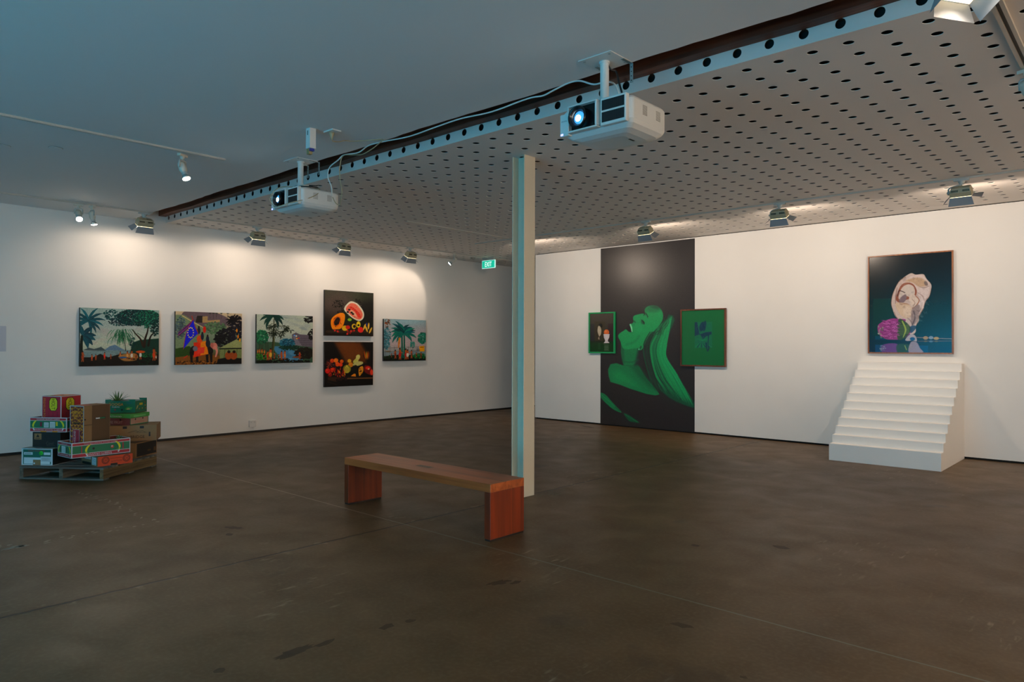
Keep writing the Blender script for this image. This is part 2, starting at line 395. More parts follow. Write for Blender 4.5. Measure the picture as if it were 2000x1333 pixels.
    def foliage(s, x, y, rx, ry, n, cols, size=8, op=.9):
        for i in range(n):
            a = random.uniform(0, 6.283); r = math.sqrt(random.random()); q = random.uniform(.6, 1.4) * size
            s.ell(x + rx * r * math.cos(a), y + ry * r * math.sin(a), q, q * random.uniform(.4, .7), random.choice(cols), 2, random.uniform(-40, 40), op)
    def frond(s, x, y, ang, ln, w, col, droop=.6, hi=None):
        pts = []; a = R(ang); px, py = x, y
        for i in range(8):
            pts.append((px, py)); px += math.cos(a) * ln / 7; py -= math.sin(a) * ln / 7
            a += (-droop if math.cos(a) > 0 else droop) * .16
        s.line(pts, [w * .3, w, w * .9, w * .15], col, 1.5)
        if hi: s.line(pts, [.8, 1., .4], hi, 1.2, .8)
    def figure(s, x, y, h, col, skin='#b06a3c', head='#3a2418'):
        h *= random.uniform(.75, .95); y += random.uniform(-6, 8); s.ell(x + h * .2, y + h * .2, h * .35, h * .12, '#1c1712', 4, 0, .7)
        s.ell(x, y - h * .3, h * .16, h * .34, col, 1.5); s.ell(x, y - h * .75, h * .13, h * .22, skin, 1.5); s.ell(x, y - h * .98, h * .09, h * .11, head, 1.2)
        s.line([(x - h * .05, y), (x - h * .1, y + h * .25)], h * .05, skin, 1.2); s.line([(x + h * .06, y), (x + h * .1, y + h * .25)], h * .05, skin, 1.2)
        s.line([(x, y - h * .75), (x + h * .25 * random.choice((-1, 1)), y - h * .5)], h * .045, skin, 1.2)
    def grain(s, amt=.03, sc=1):
        n = rng.normal(0, 1, (s.ny // sc + 2, s.nx // sc + 2)); n = np.kron(n, np.ones((sc, sc)))[:s.ny, :s.nx]; s.c = s.c + n[..., None] * amt * (s.c + .1)
    def mesh(s, name, w_, h_, mt, parent, M, edge=None):
        """flat picture surface w_ x h_, M maps local (x right, y up, z out), origin at its centre"""
        c = np.clip(s.c, 0, 1); c = np.where(c <= .04045, c / 12.92, ((c + .055) / 1.055) ** 2.4)
        me = bpy.data.meshes.new(name); nx, ny = s.nx, s.ny
        co = np.stack([(s.u - .5) * w_, (.5 - s.v) * h_, np.zeros_like(s.u)], -1).reshape(-1, 3)
        Mn = np.array(M); co = co @ Mn[:3, :3].T + Mn[:3, 3]
        i = np.arange(nx * ny).reshape(ny, nx); q = np.stack([i[1:, :-1], i[1:, 1:], i[:-1, 1:], i[:-1, :-1]], -1).reshape(-1, 4)
        me.vertices.add(len(co)); me.vertices.foreach_set('co', co.ravel().astype(np.float32))
        me.loops.add(q.size); me.loops.foreach_set('vertex_index', q.ravel().astype(np.int32))
        me.polygons.add(len(q)); me.polygons.foreach_set('loop_start', (np.arange(len(q)) * 4).astype(np.int32))
        me.update(calc_edges=True)
        at = me.color_attributes.new('paint', 'FLOAT_COLOR', 'POINT'); rgba = np.concatenate([c.reshape(-1, 3), np.ones((nx * ny, 1))], 1)
        at.data.foreach_set('color', rgba.ravel().astype(np.float32)); me.materials.append(mt)
        o = bpy.data.objects.new(name, me); COL.objects.link(o); o.parent = parent; return o
def cr(p0, p1, p2, p3, n=5):
    out = []
    for i in range(n):
        t = i / n; out.append(tuple(.5 * ((2 * b) + (-a + c) * t + (2 * a - 5 * b + 4 * c - d) * t * t + (-a + 3 * b - 3 * c + d) * t ** 3) for a, b, c, d in zip(p0, p1, p2, p3)))
    return out
def smooth_closed(P, n=5): return [q for i in range(len(P)) for q in cr(P[i - 1], P[i], P[(i + 1) % len(P)], P[(i + 2) % len(P)], n)]
def smooth_open(P, n=5): return [q for i in range(len(P) - 1) for q in cr(P[max(i - 1, 0)], P[i], P[i + 1], P[min(i + 2, len(P) - 1)], n)] + [P[-1]]
CANV = att_mat('printed_canvas', .5, spec=.2); PHOTO = att_mat('glossy_photo_print', .25, .12, spec=.4); VINYL = att_mat('vinyl_mural_print', .38, spec=.6)
CEDGE = mat('black_canvas_edge', '#121414', .6)
def wallM(y, z, off):   # left wall picture plane facing +X; picture right is +Y
    return frameM((XL + off, y, z), (0, 1, 0), (0, 0, 1))
def canvas(y0, y1, z0, z1, art, label):
    t = thing('canvas_print', label, 'picture', (XL, (y0 + y1) / 2, z0), 0, 'stretched canvas prints on the left wall')
    g_ = art.c.mean(2, keepdims=True); art.c = np.clip(g_ + (art.c - g_) * 1.25, 0, 1) ** 1.32      # ink saturation of the print
    w_, h_ = y1 - y0, z1 - z0; m = MB(); m.box((.002, -w_ / 2, 0), (.049, w_ / 2, h_), CEDGE); m.build('stretcher_edge', t, bevel=.002)
    art.mesh('printed_face', w_, h_, CANV, t, frameM((.0495, 0, h_ / 2), (0, 1, 0), (0, 0, 1))); return t

# canvas 1: lagoon with palm and big tree
random.seed(1)
a = Art([(97, 70), (1003, 97), (1000, 727), (97, 745)], 330, 256)
a.grad([(0, '#a7b9b4'), (.3, '#b9c3bd'), (.62, '#cfd2c0'), (.76, '#b8c0b4'), (1, '#20211a')])
for i in range(40): a.ell(random.uniform(250, 800), random.uniform(80, 500), random.uniform(30, 80), random.uniform(8, 22), random.choice(['#c2cbc6', '#c9b9b4', '#a3b8bb']), 20, 0, .35)
a.poly([(370, 560), (440, 510), (500, 495), (560, 530), (620, 560)], '#7d94a5', 4); a.poly([(130, 560), (200, 530), (260, 545), (340, 520), (400, 565)], '#5c6a6c', 4)
a.poly([(97, 570), (700, 555), (700, 640), (97, 640)], '#8fa1a0', 6)
for i in range(30): a.line([(random.uniform(150, 600), yy := random.uniform(565, 620)), (random.uniform(200, 650), yy)], 1.5, random.choice(['#b9c6c4', '#6f8587']), 2, .5)
a.poly([(700, 470), (780, 440), (880, 430), (1005, 420), (1005, 640), (660, 620)], '#17493d', 8)
a.poly([(97, 640), (250, 640), (330, 600), (420, 640), (560, 600), (760, 590), (1005, 600), (1005, 760), (97, 760)], '#1c1712', 6, curve=False)
a.poly([(540, 620), (700, 590), (760, 620), (740, 670), (600, 680)], '#c69a63', 8, .9, True)
a.foliage(300, 690, 190, 50, 120, ['#15120e', '#241c14', '#0f1513'], 11); a.foliage(880, 680, 130, 60, 120, ['#0f2c22', '#16402f', '#0d0d0b'], 11)
a.foliage(880, 610, 110, 30, 90, ['#1d6b45', '#2a8657', '#145037'], 8)
# willow
for i in range(90):
    x = random.gauss(580, 50); y = random.uniform(310, 430); a.line([(x, y), (x + (x - 580) * .35, y + 40), (x + (x - 580) * .5, y + random.uniform(70, 110))], [3, 3, 1], random.choice(['#2c6b4a', '#3d8059', '#1e5a45']), 2, .75)
a.line([(620, 560), (612, 480), (590, 400)], [5, 3, 2], '#2a3a2c')
a.foliage(700, 470, 35, 60, 60, ['#174e4c', '#123c40'], 8)
# big tree
a.line([(830, 510), (845, 420), (870, 340), (880, 260)], [20, 12, 9, 5], '#3a2b1f'); a.line([(815, 500), (790, 430), (735, 370), (700, 320)], [13, 10, 7, 4], '#43311f'); a.line([(880, 500), (905, 400), (960, 340), (1000, 300)], [14, 9, 6, 4], '#2e241b')
a.foliage(760, 180, 250, 95, 700, ['#0f4248', '#0a2a30', '#104c4c', '#08242a', '#0d3a3c'], 13); a.foliage(760, 170, 245, 92, 520, ['#1c7566', '#16605a', '#2a8a78', '#0a2b30', '#08242a'], 6)
for i in range(60): a.ell(random.uniform(530, 1000), random.uniform(110, 290), random.uniform(3, 8), 3, '#a9b8b0', 2, 0, .8)
a.foliage(880, 190, 130, 100, 300, ['#34b08c', '#1f8f6d', '#0c4a44'], 5)
a.foliage(560, 230, 140, 50, 230, ['#0f4148', '#0b2c33', '#155a57'], 8); a.foliage(450, 150, 90, 60, 90, ['#0f4148', '#155a57'], 10)
a.foliage(860, 200, 150, 110, 260, ['#1f7f66', '#12604f', '#0b3a38', '#0a302f'], 8); a.foliage(960, 300, 60, 90, 140, ['#0d4a45', '#0a3432'], 10)
# palm left
for an in (100, 125, 75, 150, 50, 175, 25, 195, 5, -15, -35, -60): a.frond(190, 230, an, random.uniform(150, 205), 15, random.choice(['#16626a', '#12505a', '#1a707a']), .75, '#2d8f92')
for an in (60, 20, 0, -25, -50, 95): a.frond(130, 400, an, 150, 26, random.choice(['#0f4c58', '#175f69']), .6, '#2d8f92')
a.line([(120, 400), (112, 520), (105, 700)], [14, 18, 26], '#142a24')
for x, h_, c_ in ((130, 110, '#a4562c'), (235, 70, '#c86a3c'), (280, 60, '#b9683a'), (380, 85, '#d8402a'), (560, 70, '#c58a5a'), (640, 90, '#e0b37a'), (690, 95, '#e8dcd0'), (790, 90, '#dfe0d8'), (945, 125, '#c65a2c'), (970, 50, '#d9cfc4'), (450, 50, '#9a5530'), (740, 60, '#8a3a1c')):
    a.figure(x, 640 if x > 300 else 660, h_, c_)
a.ell(790, 575, 55, 14, '#c96a35', 3); a.ell(590, 640, 45, 9, '#3c6f9a', 3); a.grain(.07)
canvas(3.35, 4.44, 1.188, 2.038, a, 'landscape canvas with palm and spreading tree over a lagoon, leftmost print on the left wall')

# canvas 2: elephant procession with blue starred flag
random.seed(2)
a = Art([(1193, 108), (1953, 135), (1951, 714), (1193, 727)], 320, 250)
a.grad([(0, '#d9c9ae'), (.2, '#b3a493'), (.45, '#8f9a88'), (.7, '#7c8a74'), (.85, '#6e5a33'), (1, '#4a3018')])
a.poly([(1270, 130), (1420, 110), (1600, 115), (1720, 150), (1800, 210), (1700, 320), (1300, 330)], '#7d6f74', 10, 1, True)
a.poly([(1500, 170), (1560, 165), (1560, 215), (1700, 205), (1700, 235), (1500, 240)], '#b7a07c', 3); a.poly([(1440, 160), (1500, 160), (1500, 240), (1420, 240)], '#3b3431', 4)
for x in (1585, 1625, 1660, 1715, 1790): a.line([(x, 195), (x + 2, 135)], 1.6, '#4a4640'); a.ell(x + 2, 132, 14, 6, '#4a5046', 3)
a.poly([(1195, 150), (1290, 150), (1520, 300), (1540, 430), (1300, 560), (1195, 600)], '#8b9a7f', 10); a.line([(1270, 160), (1390, 230), (1520, 300)], 4, '#dfc79c', 3)
a.foliage(1640, 300, 130, 70, 260, ['#6c8468', '#7f9878', '#586f58'], 12); a.foliage(1250, 300, 60, 130, 180, ['#5f6f74', '#74858a', '#4d5c60'], 11)
a.foliage(1760, 420, 120, 110, 330, ['#1b1a1e', '#2b2830', '#120f13'], 13); a.foliage(1880, 300, 90, 150, 330, ['#15131a', '#221f2a', '#2d2838'], 13)
for an in (60, 90, 120, 150, 30, 180, 0, 200): a.frond(1850, 220, an, 90, 9, '#17151a', .7)
a.poly([(1195, 540), (1350, 510), (1420, 560), (1420, 640), (1195, 640)], '#3f5a2c', 8)
a.poly([(1195, 640), (1500, 600), (1700, 620), (1955, 680), (1955, 730), (1195, 730)], '#8d6430', 6)
a.foliage(1450, 700, 260, 22, 100, ['#3a2412', '#5c3b1b', '#a9783c'], 10)
a.poly([(1700, 540), (1890, 430), (1955, 470), (1955, 660), (1700, 650)], '#8d956a', 4); a.poly([(1700, 530), (1895, 430), (1955, 470), (1955, 545), (1700, 545)], '#a7ab80', 4)
a.line([(1700, 540), (1955, 535)], 7, '#23281c', 2, curve=False)
for x in (1760, 1800, 1900): a.line([(x, 545), (x - 10, 650)], 3, '#5f6845', 3)
a.poly([(1680, 660), (1780, 640), (1960, 650), (1960, 730), (1660, 730)], '#14100e', 6)
# elephant
a.poly([(1360, 560), (1390, 510), (1480, 500), (1580, 510), (1620, 540), (1600, 600), (1380, 610)], '#2a211e', 4, 1, True)
for x in (1375, 1440, 1555, 1600): a.line([(x, 590), (x + 4, 685)], [17, 13], '#221a18', 3)
a.ell(1640, 510, 34, 40, '#d79a8c', 4); a.line([(1650, 520), (1668, 570), (1655, 630)], [17, 12, 7], '#dfa294', 3); a.ell(1610, 500, 18, 30, '#c27f72', 3)
a.poly([(1400, 470), (1545, 455), (1570, 600), (1400, 640), (1410, 560)], '#d4491f', 4); a.poly([(1480, 460), (1540, 450), (1572, 600), (1480, 615)], '#e8962a', 4)
a.poly([(1440, 530), (1530, 520), (1520, 590), (1440, 600)], '#e05a4a', 3); a.ell(1420, 540, 28, 30, '#8c8790', 5); a.ell(1470, 430, 34, 45, '#d8683a', 5)
for x, y in ((1460, 330), (1500, 400), (1560, 430)): a.ell(x, y, 18, 40, '#2b3346', 3); a.ell(x, y - 40, 11, 13, '#3a2620', 2)
a.ell(1565, 480, 26, 45, '#2e3240', 3); a.ell(1525, 320, 18, 38, '#c83a1e', 3)
a.line([(1380, 165), (1400, 240), (1440, 330), (1450, 380)], 5, '#a8532c')
for k in range(4): a.line([(1400, 205 + k * 6), (1330, 270 + k * 12), (1225, 355 + k * 14)], [5, 5, 4], ['#8a3b6a', '#4a3c7a', '#a34a88', '#5c3c66'][k], 2)
a.poly([(1395, 205), (1415, 290), (1450, 365), (1370, 440), (1285, 545), (1300, 440), (1330, 320)], '#2233c4', 3)
a.line([(1395, 205), (1330, 320), (1300, 440), (1285, 545)], 2.4, '#b3413a', 2)
for k in range(12): t = k * math.pi / 6; a.ell(1366 + 33 * math.cos(t), 355 + 58 * math.sin(t), 6.5, 7, '#f2d94a', 2)
for x, y, c_ in ((1895, 330, '#e8a020'), (1910, 400, '#d98f20'), (1930, 440, '#e8b040')): a.ell(x, y, 9, 22, c_, 4)
for x, y in ((1800, 620), (1860, 620)): a.ell(x, y, 40, 45, '#a35f30', 6); a.ell(x + 5, y - 45, 18, 17, '#2a1a14', 3)
a.line([(1330, 620), (1290, 650)], 4, '#c0392b'); a.grain(.07)
canvas(4.69, 5.785, 1.186, 2.036, a, 'canvas with an elephant procession and a blue starred flag')

# canvas 3: tall palm over a river with round palace
random.seed(3)
a = Art([(117, 345), (709, 368), (706, 858), (117, 868)], 300, 240)
a.grad([(0, '#c3cabd'), (.35, '#c6cbbd'), (.6, '#a8b4b0'), (.75, '#6c8790'), (1, '#1f2a22')])
for i in range(30): a.ell(random.uniform(300, 700), random.uniform(360, 520), random.uniform(30, 70), random.uniform(6, 18), random.choice(['#8f9aa0', '#d3d6c8', '#a8b0b4']), 15, 15, .4)
a.poly([(490, 560), (530, 540), (570, 560), (706, 570), (706, 700), (490, 700)], '#79727a', 4)
for k in range(5): a.line([(500, 600 + k * 22), (700, 604 + k * 22)], 2, '#5c565f', 2, .8, curve=False)
a.poly([(500, 580), (515, 560), (600, 690), (530, 700)], '#8f8890', 3)
for x, y, c_ in ((515, 572, '#7fb2e0'), (535, 578, '#e8ece8'), (540, 605, '#e2b04a'), (560, 600, '#c84a3a')): a.ell(x, y, 9, 7, c_, 2)
a.poly([(117, 640), (300, 640), (420, 660), (706, 700), (706, 870), (117, 870)], '#4f6a55', 8); a.poly([(300, 690), (420, 700), (560, 760), (600, 830), (440, 850), (330, 760)], '#5f8fa8', 8, 1, True)
for i in range(26): x = random.uniform(330, 580); y = random.uniform(720, 830); a.line([(x, y), (x + 40, y + 3)], 1.6, random.choice(['#bcd0d4', '#3a6476']), 2, .7)
a.foliage(440, 650, 80, 45, 230, ['#2c6a7c', '#3b8090', '#1f5262'], 10); a.foliage(170, 590, 70, 75, 320, ['#2f7455', '#3f8c66', '#215a46'], 10)
for x in (150, 165, 180, 215, 235): a.line([(x, 630), (x + 2, 740)], 2.5, '#3c3a2a')
a.foliage(460, 700, 110, 22, 110, ['#173a30', '#1f4a3a'], 9); a.foliage(620, 760, 100, 60, 260, ['#17130f', '#221b14', '#2d2a1c'], 12); a.foliage(400, 850, 300, 22, 160, ['#14120e', '#1d1a12', '#0f140f'], 11)
a.foliage(190, 790, 80, 40, 150, ['#3d7a2e', '#5c9a3c', '#2c5c26'], 9); a.foliage(170, 850, 60, 16, 60, ['#102015', '#182c1a'], 9)
a.foliage(670, 400, 55, 40, 90, ['#1b1a18', '#2a2622'], 9); a.foliage(690, 560, 30, 55, 60, ['#1b1a18', '#26221e'], 9)
a.line([(300, 400), (296, 560), (284, 700), (278, 800)], [5, 6, 8, 10], '#4a4a2e'); a.line([(292, 520), (304, 640), (290, 760)], [3, 5, 7], '#6a6a3e')
for i in range(34):
    x = random.uniform(230, 500); y = 470 + abs(x - 330) * .1 + random.uniform(-20, 110) * (1 if x < 420 else .3)
    for an in (200, 240, -20, -60, 20): a.frond(x, y, an + random.uniform(-20, 20), 38, 3.2, '#24301f', .5)
for an in (80, 100, 120, 60, 145, 35, 170, 10, 195, -15, -40, 215): a.frond(290, 370, an, random.uniform(110, 160), 15, random.choice(['#1a4a42', '#163c3a', '#23594c']), 1.0, '#3a7560')
for x in (130, 150, 175, 200): a.figure(x, 755, 45, '#d08a2c')
for x, h_, c_ in ((235, 95, '#a83a2a'), (265, 100, '#d9b45a'), (305, 60, '#8a4a26'), (380, 80, '#b06a34'), (415, 85, '#c98a4c'), (570, 70, '#b03028'), (195, 60, '#2c2418'), (350, 50, '#6a3a20')): a.figure(x, 805, h_, c_)
a.ell(545, 800, 50, 10, '#8a5a34', 3); a.grain(.07)
canvas(6.052, 7.147, 1.188, 2.038, a, 'canvas of a tall thin palm beside a river with a grey round building')

# canvas 4: papaya and melon still life
random.seed(4)
a = Art([(838, 90), (1349, 123), (1347, 577), (838, 576)], 280, 220)
a.grad([(0, '#55584a'), (.3, '#565149'), (.6, '#3a342e'), (.85, '#1f1a16'), (1, '#191411')])
a.ell(1000, 230, 200, 130, '#6a5c56', 120, 0, .7); a.ell(1290, 330, 90, 260, '#1d1c18', 70, 0, .8); a.ell(1230, 160, 120, 60, '#4a4f3c', 60, 0, .6)
for k in range(16): x, y = random.uniform(920, 1230), random.uniform(200, 330); a.foliage(x, y, 26, 20, 10, ['#1c1a14', '#28241a'], 7)
a.ell(1100, 360, 75, 70, '#27351e', 10)
a.poly([(1040, 290), (1100, 215), (1165, 225), (1215, 270), (1248, 330), (1245, 385), (1205, 418), (1150, 400), (1090, 355)], '#e8e0cf', 3, 1, True)
a.poly([(1060, 290), (1105, 235), (1160, 240), (1205, 285), (1235, 340), (1228, 385), (1195, 402), (1140, 380), (1090, 335)], '#e58a76', 5, 1, True)
a.poly([(1100, 265), (1150, 285), (1200, 340), (1215, 385), (1160, 360), (1110, 310)], '#d6503e', 8, .9, True); a.poly([(1105, 300), (1150, 320), (1180, 375), (1130, 350)], '#f0c9b0', 8, .9, True)
for i in range(45): a.ell(random.uniform(1080, 1220), random.uniform(255, 390), 3, 2, random.choice(['#3a1a14', '#f0d0b8']), 1.5, 30, .8)
for x, y in ((1095, 300), (1120, 330), (1135, 345), (1080, 325)): a.ell(x, y, 13, 10, '#2c2a1c', 2)
a.poly([(1000, 335), (1045, 345), (1050, 400), (1030, 470), (990, 510), (930, 515), (905, 470), (905, 410), (940, 365)], '#ee9a1c', 3, 1, True)
a.ell(968, 425, 40, 58, '#d97a14', 6, 25); a.ell(968, 425, 26, 46, '#241610', 5, 25)
for i in range(40): a.ell(random.gauss(968, 18), random.gauss(425, 26), 4, 4, random.choice(['#0f0b09', '#5a3418']), 1.5)
a.poly([(838, 520), (1000, 505), (1349, 500), (1349, 580), (838, 580)], '#2d221b', 8); a.poly([(850, 520), (1100, 510), (1340, 520), (1340, 540), (850, 545)], '#4a3a2c', 8, .8)
a.ell(1100, 405, 22, 15, '#9ac052', 3); a.ell(1050, 495, 32, 28, '#d9b93a', 4); a.ell(1082, 485, 24, 20, '#c23a2a', 4); a.ell(1145, 475, 24, 28, '#e0c04a', 4); a.ell(1150, 475, 15, 16, '#2a1c12', 4); a.ell(1192, 455, 22, 34, '#ecd23c', 4); a.ell(1192, 462, 12, 10, '#2a2018', 3)
a.ell(1215, 510, 30, 30, '#d8403a', 4)
for x, y, r_ in ((1255, 480, 20), (1275, 500, -20), (1298, 470, 5), (1318, 515, 25)): a.ell(x, y, 9, 36, '#e2bf62', 3, r_)
a.ell(1278, 450, 8, 16, '#3a4a8c', 3)
for i in range(22): a.ell(random.uniform(940, 1180), random.uniform(515, 555), 11, 10, random.choice(['#a8281e', '#c8453a', '#1c1411', '#7a2a1c', '#31402a']), 3)
a.grain(.06); canvas(7.398, 8.503, 1.686, 2.541, a, 'still life canvas of cut papaya and pink melon, upper of the stacked pair')

# canvas 5: market pile of fruit in the dark
random.seed(5)
a = Art([(838, 638), (1345, 640), (1345, 1095), (838, 1117)], 280, 220)
a.grad([(0, '#160d09'), (1, '#0d0806')])
a.poly([(930, 638), (1210, 640), (1270, 740), (1270, 860), (1060, 870)], '#6e4316', 40); a.poly([(980, 640), (1150, 640), (1230, 780), (1080, 830)], '#7f5020', 50, .6)
a.poly([(870, 1010), (1345, 1010), (1345, 1030), (980, 1032), (960, 1060), (870, 1040)], '#4a3220', 5)
a.line([(1060, 1028), (1340, 1020)], 3, '#b08a5c', 3, .8, curve=False); a.line([(870, 1060), (960, 1090)], 5, '#33241a', 5)
for i in range(70): a.ell(random.gauss(885, 18), random.gauss(875, 18), 5, 5, random.choice(['#7a3a2c', '#5c2c34', '#a05a3c']), 2)
for x, y, r_, c_ in ((915, 838, 22, '#d65a1c'), (955, 835, 24, '#e88a2c'), (1015, 845, 20, '#d9701c'), (970, 875, 24, '#ea6a1e'), (1005, 880, 20, '#e8542a'), (935, 885, 18, '#40222a'), (870, 945, 28, '#c8281c'), (925, 935, 26, '#d4481e'), (895, 985, 22, '#8a2418'), (1095, 840, 20, '#d8b14a'), (1110, 880, 26, '#c98a2c')):
    a.ell(x, y, r_, r_, c_, 5); a.ell(x - r_ * .3, y - r_ * .3, r_ * .3, r_ * .25, '#f0c080', 4, 0, .5)
a.ell(1070, 925, 42, 44, '#8f8a3c', 5)
for k in range(6): a.line([(1070, 885), (1045 + k * 10, 925), (1070 + (k - 3) * 6, 965)], 2, '#d9c86a', 2)
a.line([(1190, 790), (1180, 815), (1160, 850)], [18, 15, 26], '#c9c478', 4); a.ell(1185, 800, 22, 24, '#d8d090', 5)
a.poly([(1130, 880), (1180, 845), (1235, 850), (1230, 875), (1165, 895)], '#c8c28c', 4, 1, True)
a.ell(1280, 780, 36, 48, '#2c1c12', 4)
for k, c_ in enumerate(('#c9731e', '#d9b24a', '#e08a2c', '#6a3a1c')): a.ell(1258 + k * 15, 780, 5, 42, c_, 3, (k - 1.5) * 5)
a.poly([(1195, 920), (1235, 895), (1240, 950), (1200, 1000)], '#d9a03c', 3, 1, True)
for i in range(14): a.ell(random.gauss(1216, 9), random.gauss(945, 20), 4, 4, '#3a1e12', 2)
a.poly([(1255, 890), (1320, 900), (1345, 990), (1260, 960)], '#7a1e14', 5, 1, True); a.ell(1290, 915, 26, 18, '#d84a34', 4); a.ell(1330, 960, 16, 30, '#e05a3a', 4); a.ell(1298, 925, 8, 8, '#e8d8b0', 3)
a.poly([(1110, 1000), (1160, 962), (1165, 1005)], '#e89a2a', 3); a.ell(1160, 930, 30, 46, '#14100a', 5)
for i in range(40): x, y = random.uniform(900, 1050), random.uniform(930, 1010); a.line([(x, y), (x + random.uniform(-14, 14), y - 25)], [5, 2], random.choice(['#c8401e', '#d9a23c', '#a0281a', '#2a1a10']), 2)
for i in range(24): a.ell(random.uniform(960, 1080), random.uniform(1010, 1045), 9, 8, random.choice(['#1a1018', '#241420', '#3a1c1c']), 3)
a.grain(.07); canvas(7.402, 8.502, .725, 1.573, a, 'dark still life canvas of heaped fruit and gourds, lower of the stacked pair')

# canvas 6: twin palms behind a fence with yellow sign
random.seed(6)
a = Art([(1460, 396), (1905, 408), (1902, 838), (1460, 842)], 270, 215)
a.grad([(0, '#9db4b8'), (.3, '#b9b4b8'), (.6, '#c3b4b4'), (.8, '#9fa4a0'), (.87, '#35402f'), (1, '#1b2018')])
a.ell(1700, 430, 150, 30, '#a8c0c8', 30, 0, .6)
a.foliage(1490, 600, 40, 120, 170, ['#4a7c84', '#6a98a0', '#3a6a70'], 9); a.foliage(1870, 600, 50, 60, 220, ['#2c7a68', '#3a8f7c', '#1f5f55'], 9); a.foliage(1760, 670, 25, 35, 60, ['#4a8a80', '#6aa298'], 8); a.foliage(1495, 440, 28, 55, 40, ['#7a4a2c', '#94603c', '#5a3a24'], 7)
a.poly([(1460, 740), (1905, 740), (1905, 790), (1460, 790)], '#93a0a4', 6); a.ell(1505, 742, 30, 7, '#8a7a5c', 3)
for y in (705, 745): a.line([(1460, y), (1905, y - 14)], 1.6, '#4d4a48', 1.5, .8, curve=False)
for x in range(1475, 1905, 48): a.line([(x, 690), (x, 790)], 1.5, '#4d4a48', 1.5, .7, curve=False)
a.foliage(1640, 800, 190, 22, 160, ['#1c3a22', '#26502c', '#14200f', '#3a2a18'], 9); a.foliage(1830, 790, 70, 28, 90, ['#1f7a44', '#2c9a58', '#145a34'], 9); a.foliage(1600, 835, 180, 10, 70, ['#0f120c', '#1a1a10'], 9)
for x0, dy in ((1648, 0), (1672, 14)):
    a.line([(x0, 560 + dy), (x0 + 2, 690), (x0, 820)], [8, 9, 11], '#1d6a5c')
    for an in (92, 75, 110, 55, 130, 35, 150, 10, 175, -15, 200): a.frond(x0, 545 + dy, an, random.uniform(105, 150), 14, random.choice(['#0f4f55', '#13606a', '#176f66', '#0c4048', '#1d8070']), .95, '#3a9c8a')
a.line([(1622, 600), (1618, 650), (1612, 700)], [8, 10, 5], '#c98a3c', 2)
a.poly([(1832, 685), (1886, 683), (1888, 740), (1834, 742)], '#f0b020', 1.5); a.line([(1843, 697), (1878, 696)], 3.2, '#6a4a14', 1.5, 1, False)
for x, h_, c_ in ((1580, 75, '#8a4a28'), (1628, 100, '#b03a2a'), (1690, 95, '#a83c30'), (1708, 80, '#e0d8cc'), (1750, 70, '#8a5a3a'), (1850, 60, '#7a4a30'), (1540, 40, '#5a3a24'), (1800, 50, '#6a3a24')): a.figure(x, 795, h_, c_)
a.grain(.07)
t = canvas(8.763, 9.863, 1.192, 2.042, a, 'canvas with twin green palms and a small yellow sign, rightmost print on the left wall')
m = MB(); m.text('10s', .09, .055, frameM((.0505, .345, .315 - .09), (0, 1, 0), (0, 0, 1)), mat('sign_ink', '#1c1408', .6)); m.build('lettering', t)

# wall text panel cut by the left edge of the view
t = thing('wall_text_panel', 'pale grey wall text panel with small printed lines at far left', 'sign', (XL, 2.20, 1.407))
m = MB(); m.box((.001, -.27, 0), (.005, .277, .343), mat('pale_panel', '#c4c4cc', .6)); m.build('panel', t)
m = MB(); ink = mat('grey_ink', '#55555a', .7)
for k in range(7): m.box((.005, -.22, .22 - k * .018), (.0056, .17 - .05 * (k % 3 == 1), .226 - k * .018), ink)
m.box((.005, .10, .10), (.0058, .19, .135), mat('dark_red_print', '#5c2c34', .6)); m.build('printed_text', t)

# ------------------------------------------------------------------ right wall: mural and frames
def backM(x, z, off, y=None):   # facing -Y, picture right is +X
    return frameM((x, YR - off, z), (1, 0, 0), (0, 0, 1))
random.seed(8)
a = Art([(10, -533), (951, -641), (951, 1312), (10, 1220)], 330, 560)
a.c[:] = np.array([.15, .135, .14])
G = '#0c9a55'; G2 = '#0a7d48'; G3 = '#075a37'; D_ = '#28262a'
a.poly([(85, 680), (110, 625), (170, 615), (240, 640), (330, 640), (380, 620), (420, 690), (470, 770), (560, 870), (600, 930), (560, 940), (470, 925), (300, 870), (200, 830), (110, 803), (90, 740)], G2, 5)
a.poly([(110, 700), (200, 690), (300, 760), (400, 860), (330, 850), (150, 790)], G, 60, .7)
a.poly([(300, 640), (400, 640), (470, 760), (560, 880), (500, 860), (380, 740)], G3, 40, .8)
# neck, face
a.poly([(215, 430), (330, 330), (470, 330), (440, 440), (395, 500), (385, 610), (330, 640), (240, 640), (222, 560), (213, 500)], G2, 12)
a.poly([(385, 470), (440, 430), (430, 640), (350, 640)], D_, 30, .8); a.poly([(215, 430), (240, 450), (250, 620), (225, 600)], G3, 18, .7)
a.line([(250, 600), (320, 605), (390, 580)], 5, G3, 14, .8)
a.poly([(455, 120), (450, 80), (475, 48), (525, 35), (580, 45), (620, 85), (635, 140), (620, 200), (560, 280), (490, 345), (470, 400), (430, 450), (330, 470), (240, 470), (205, 390), (188, 360), (186, 335), (205, 312), (240, 290), (262, 278), (292, 312), (322, 312), (330, 290), (318, 262), (300, 240), (306, 222), (328, 215), (338, 195), (333, 165), (338, 145), (356, 133), (400, 122), (430, 118)], G, 6, 1, True)
a.ell(530, 70, 80, 34, G3, 30, 0, .5); a.ell(560, 50, 60, 16, D_, 24, 10, .5)
a.poly([(262, 270), (300, 236), (322, 300), (300, 312), (282, 300)], '#171214', 4, 1, True); a.line([(306, 228), (318, 260), (324, 298)], [7, 8, 5], '#7ee0a8', 3)
a.line([(262, 280), (290, 308), (322, 310)], [5, 8, 6], G, 3)
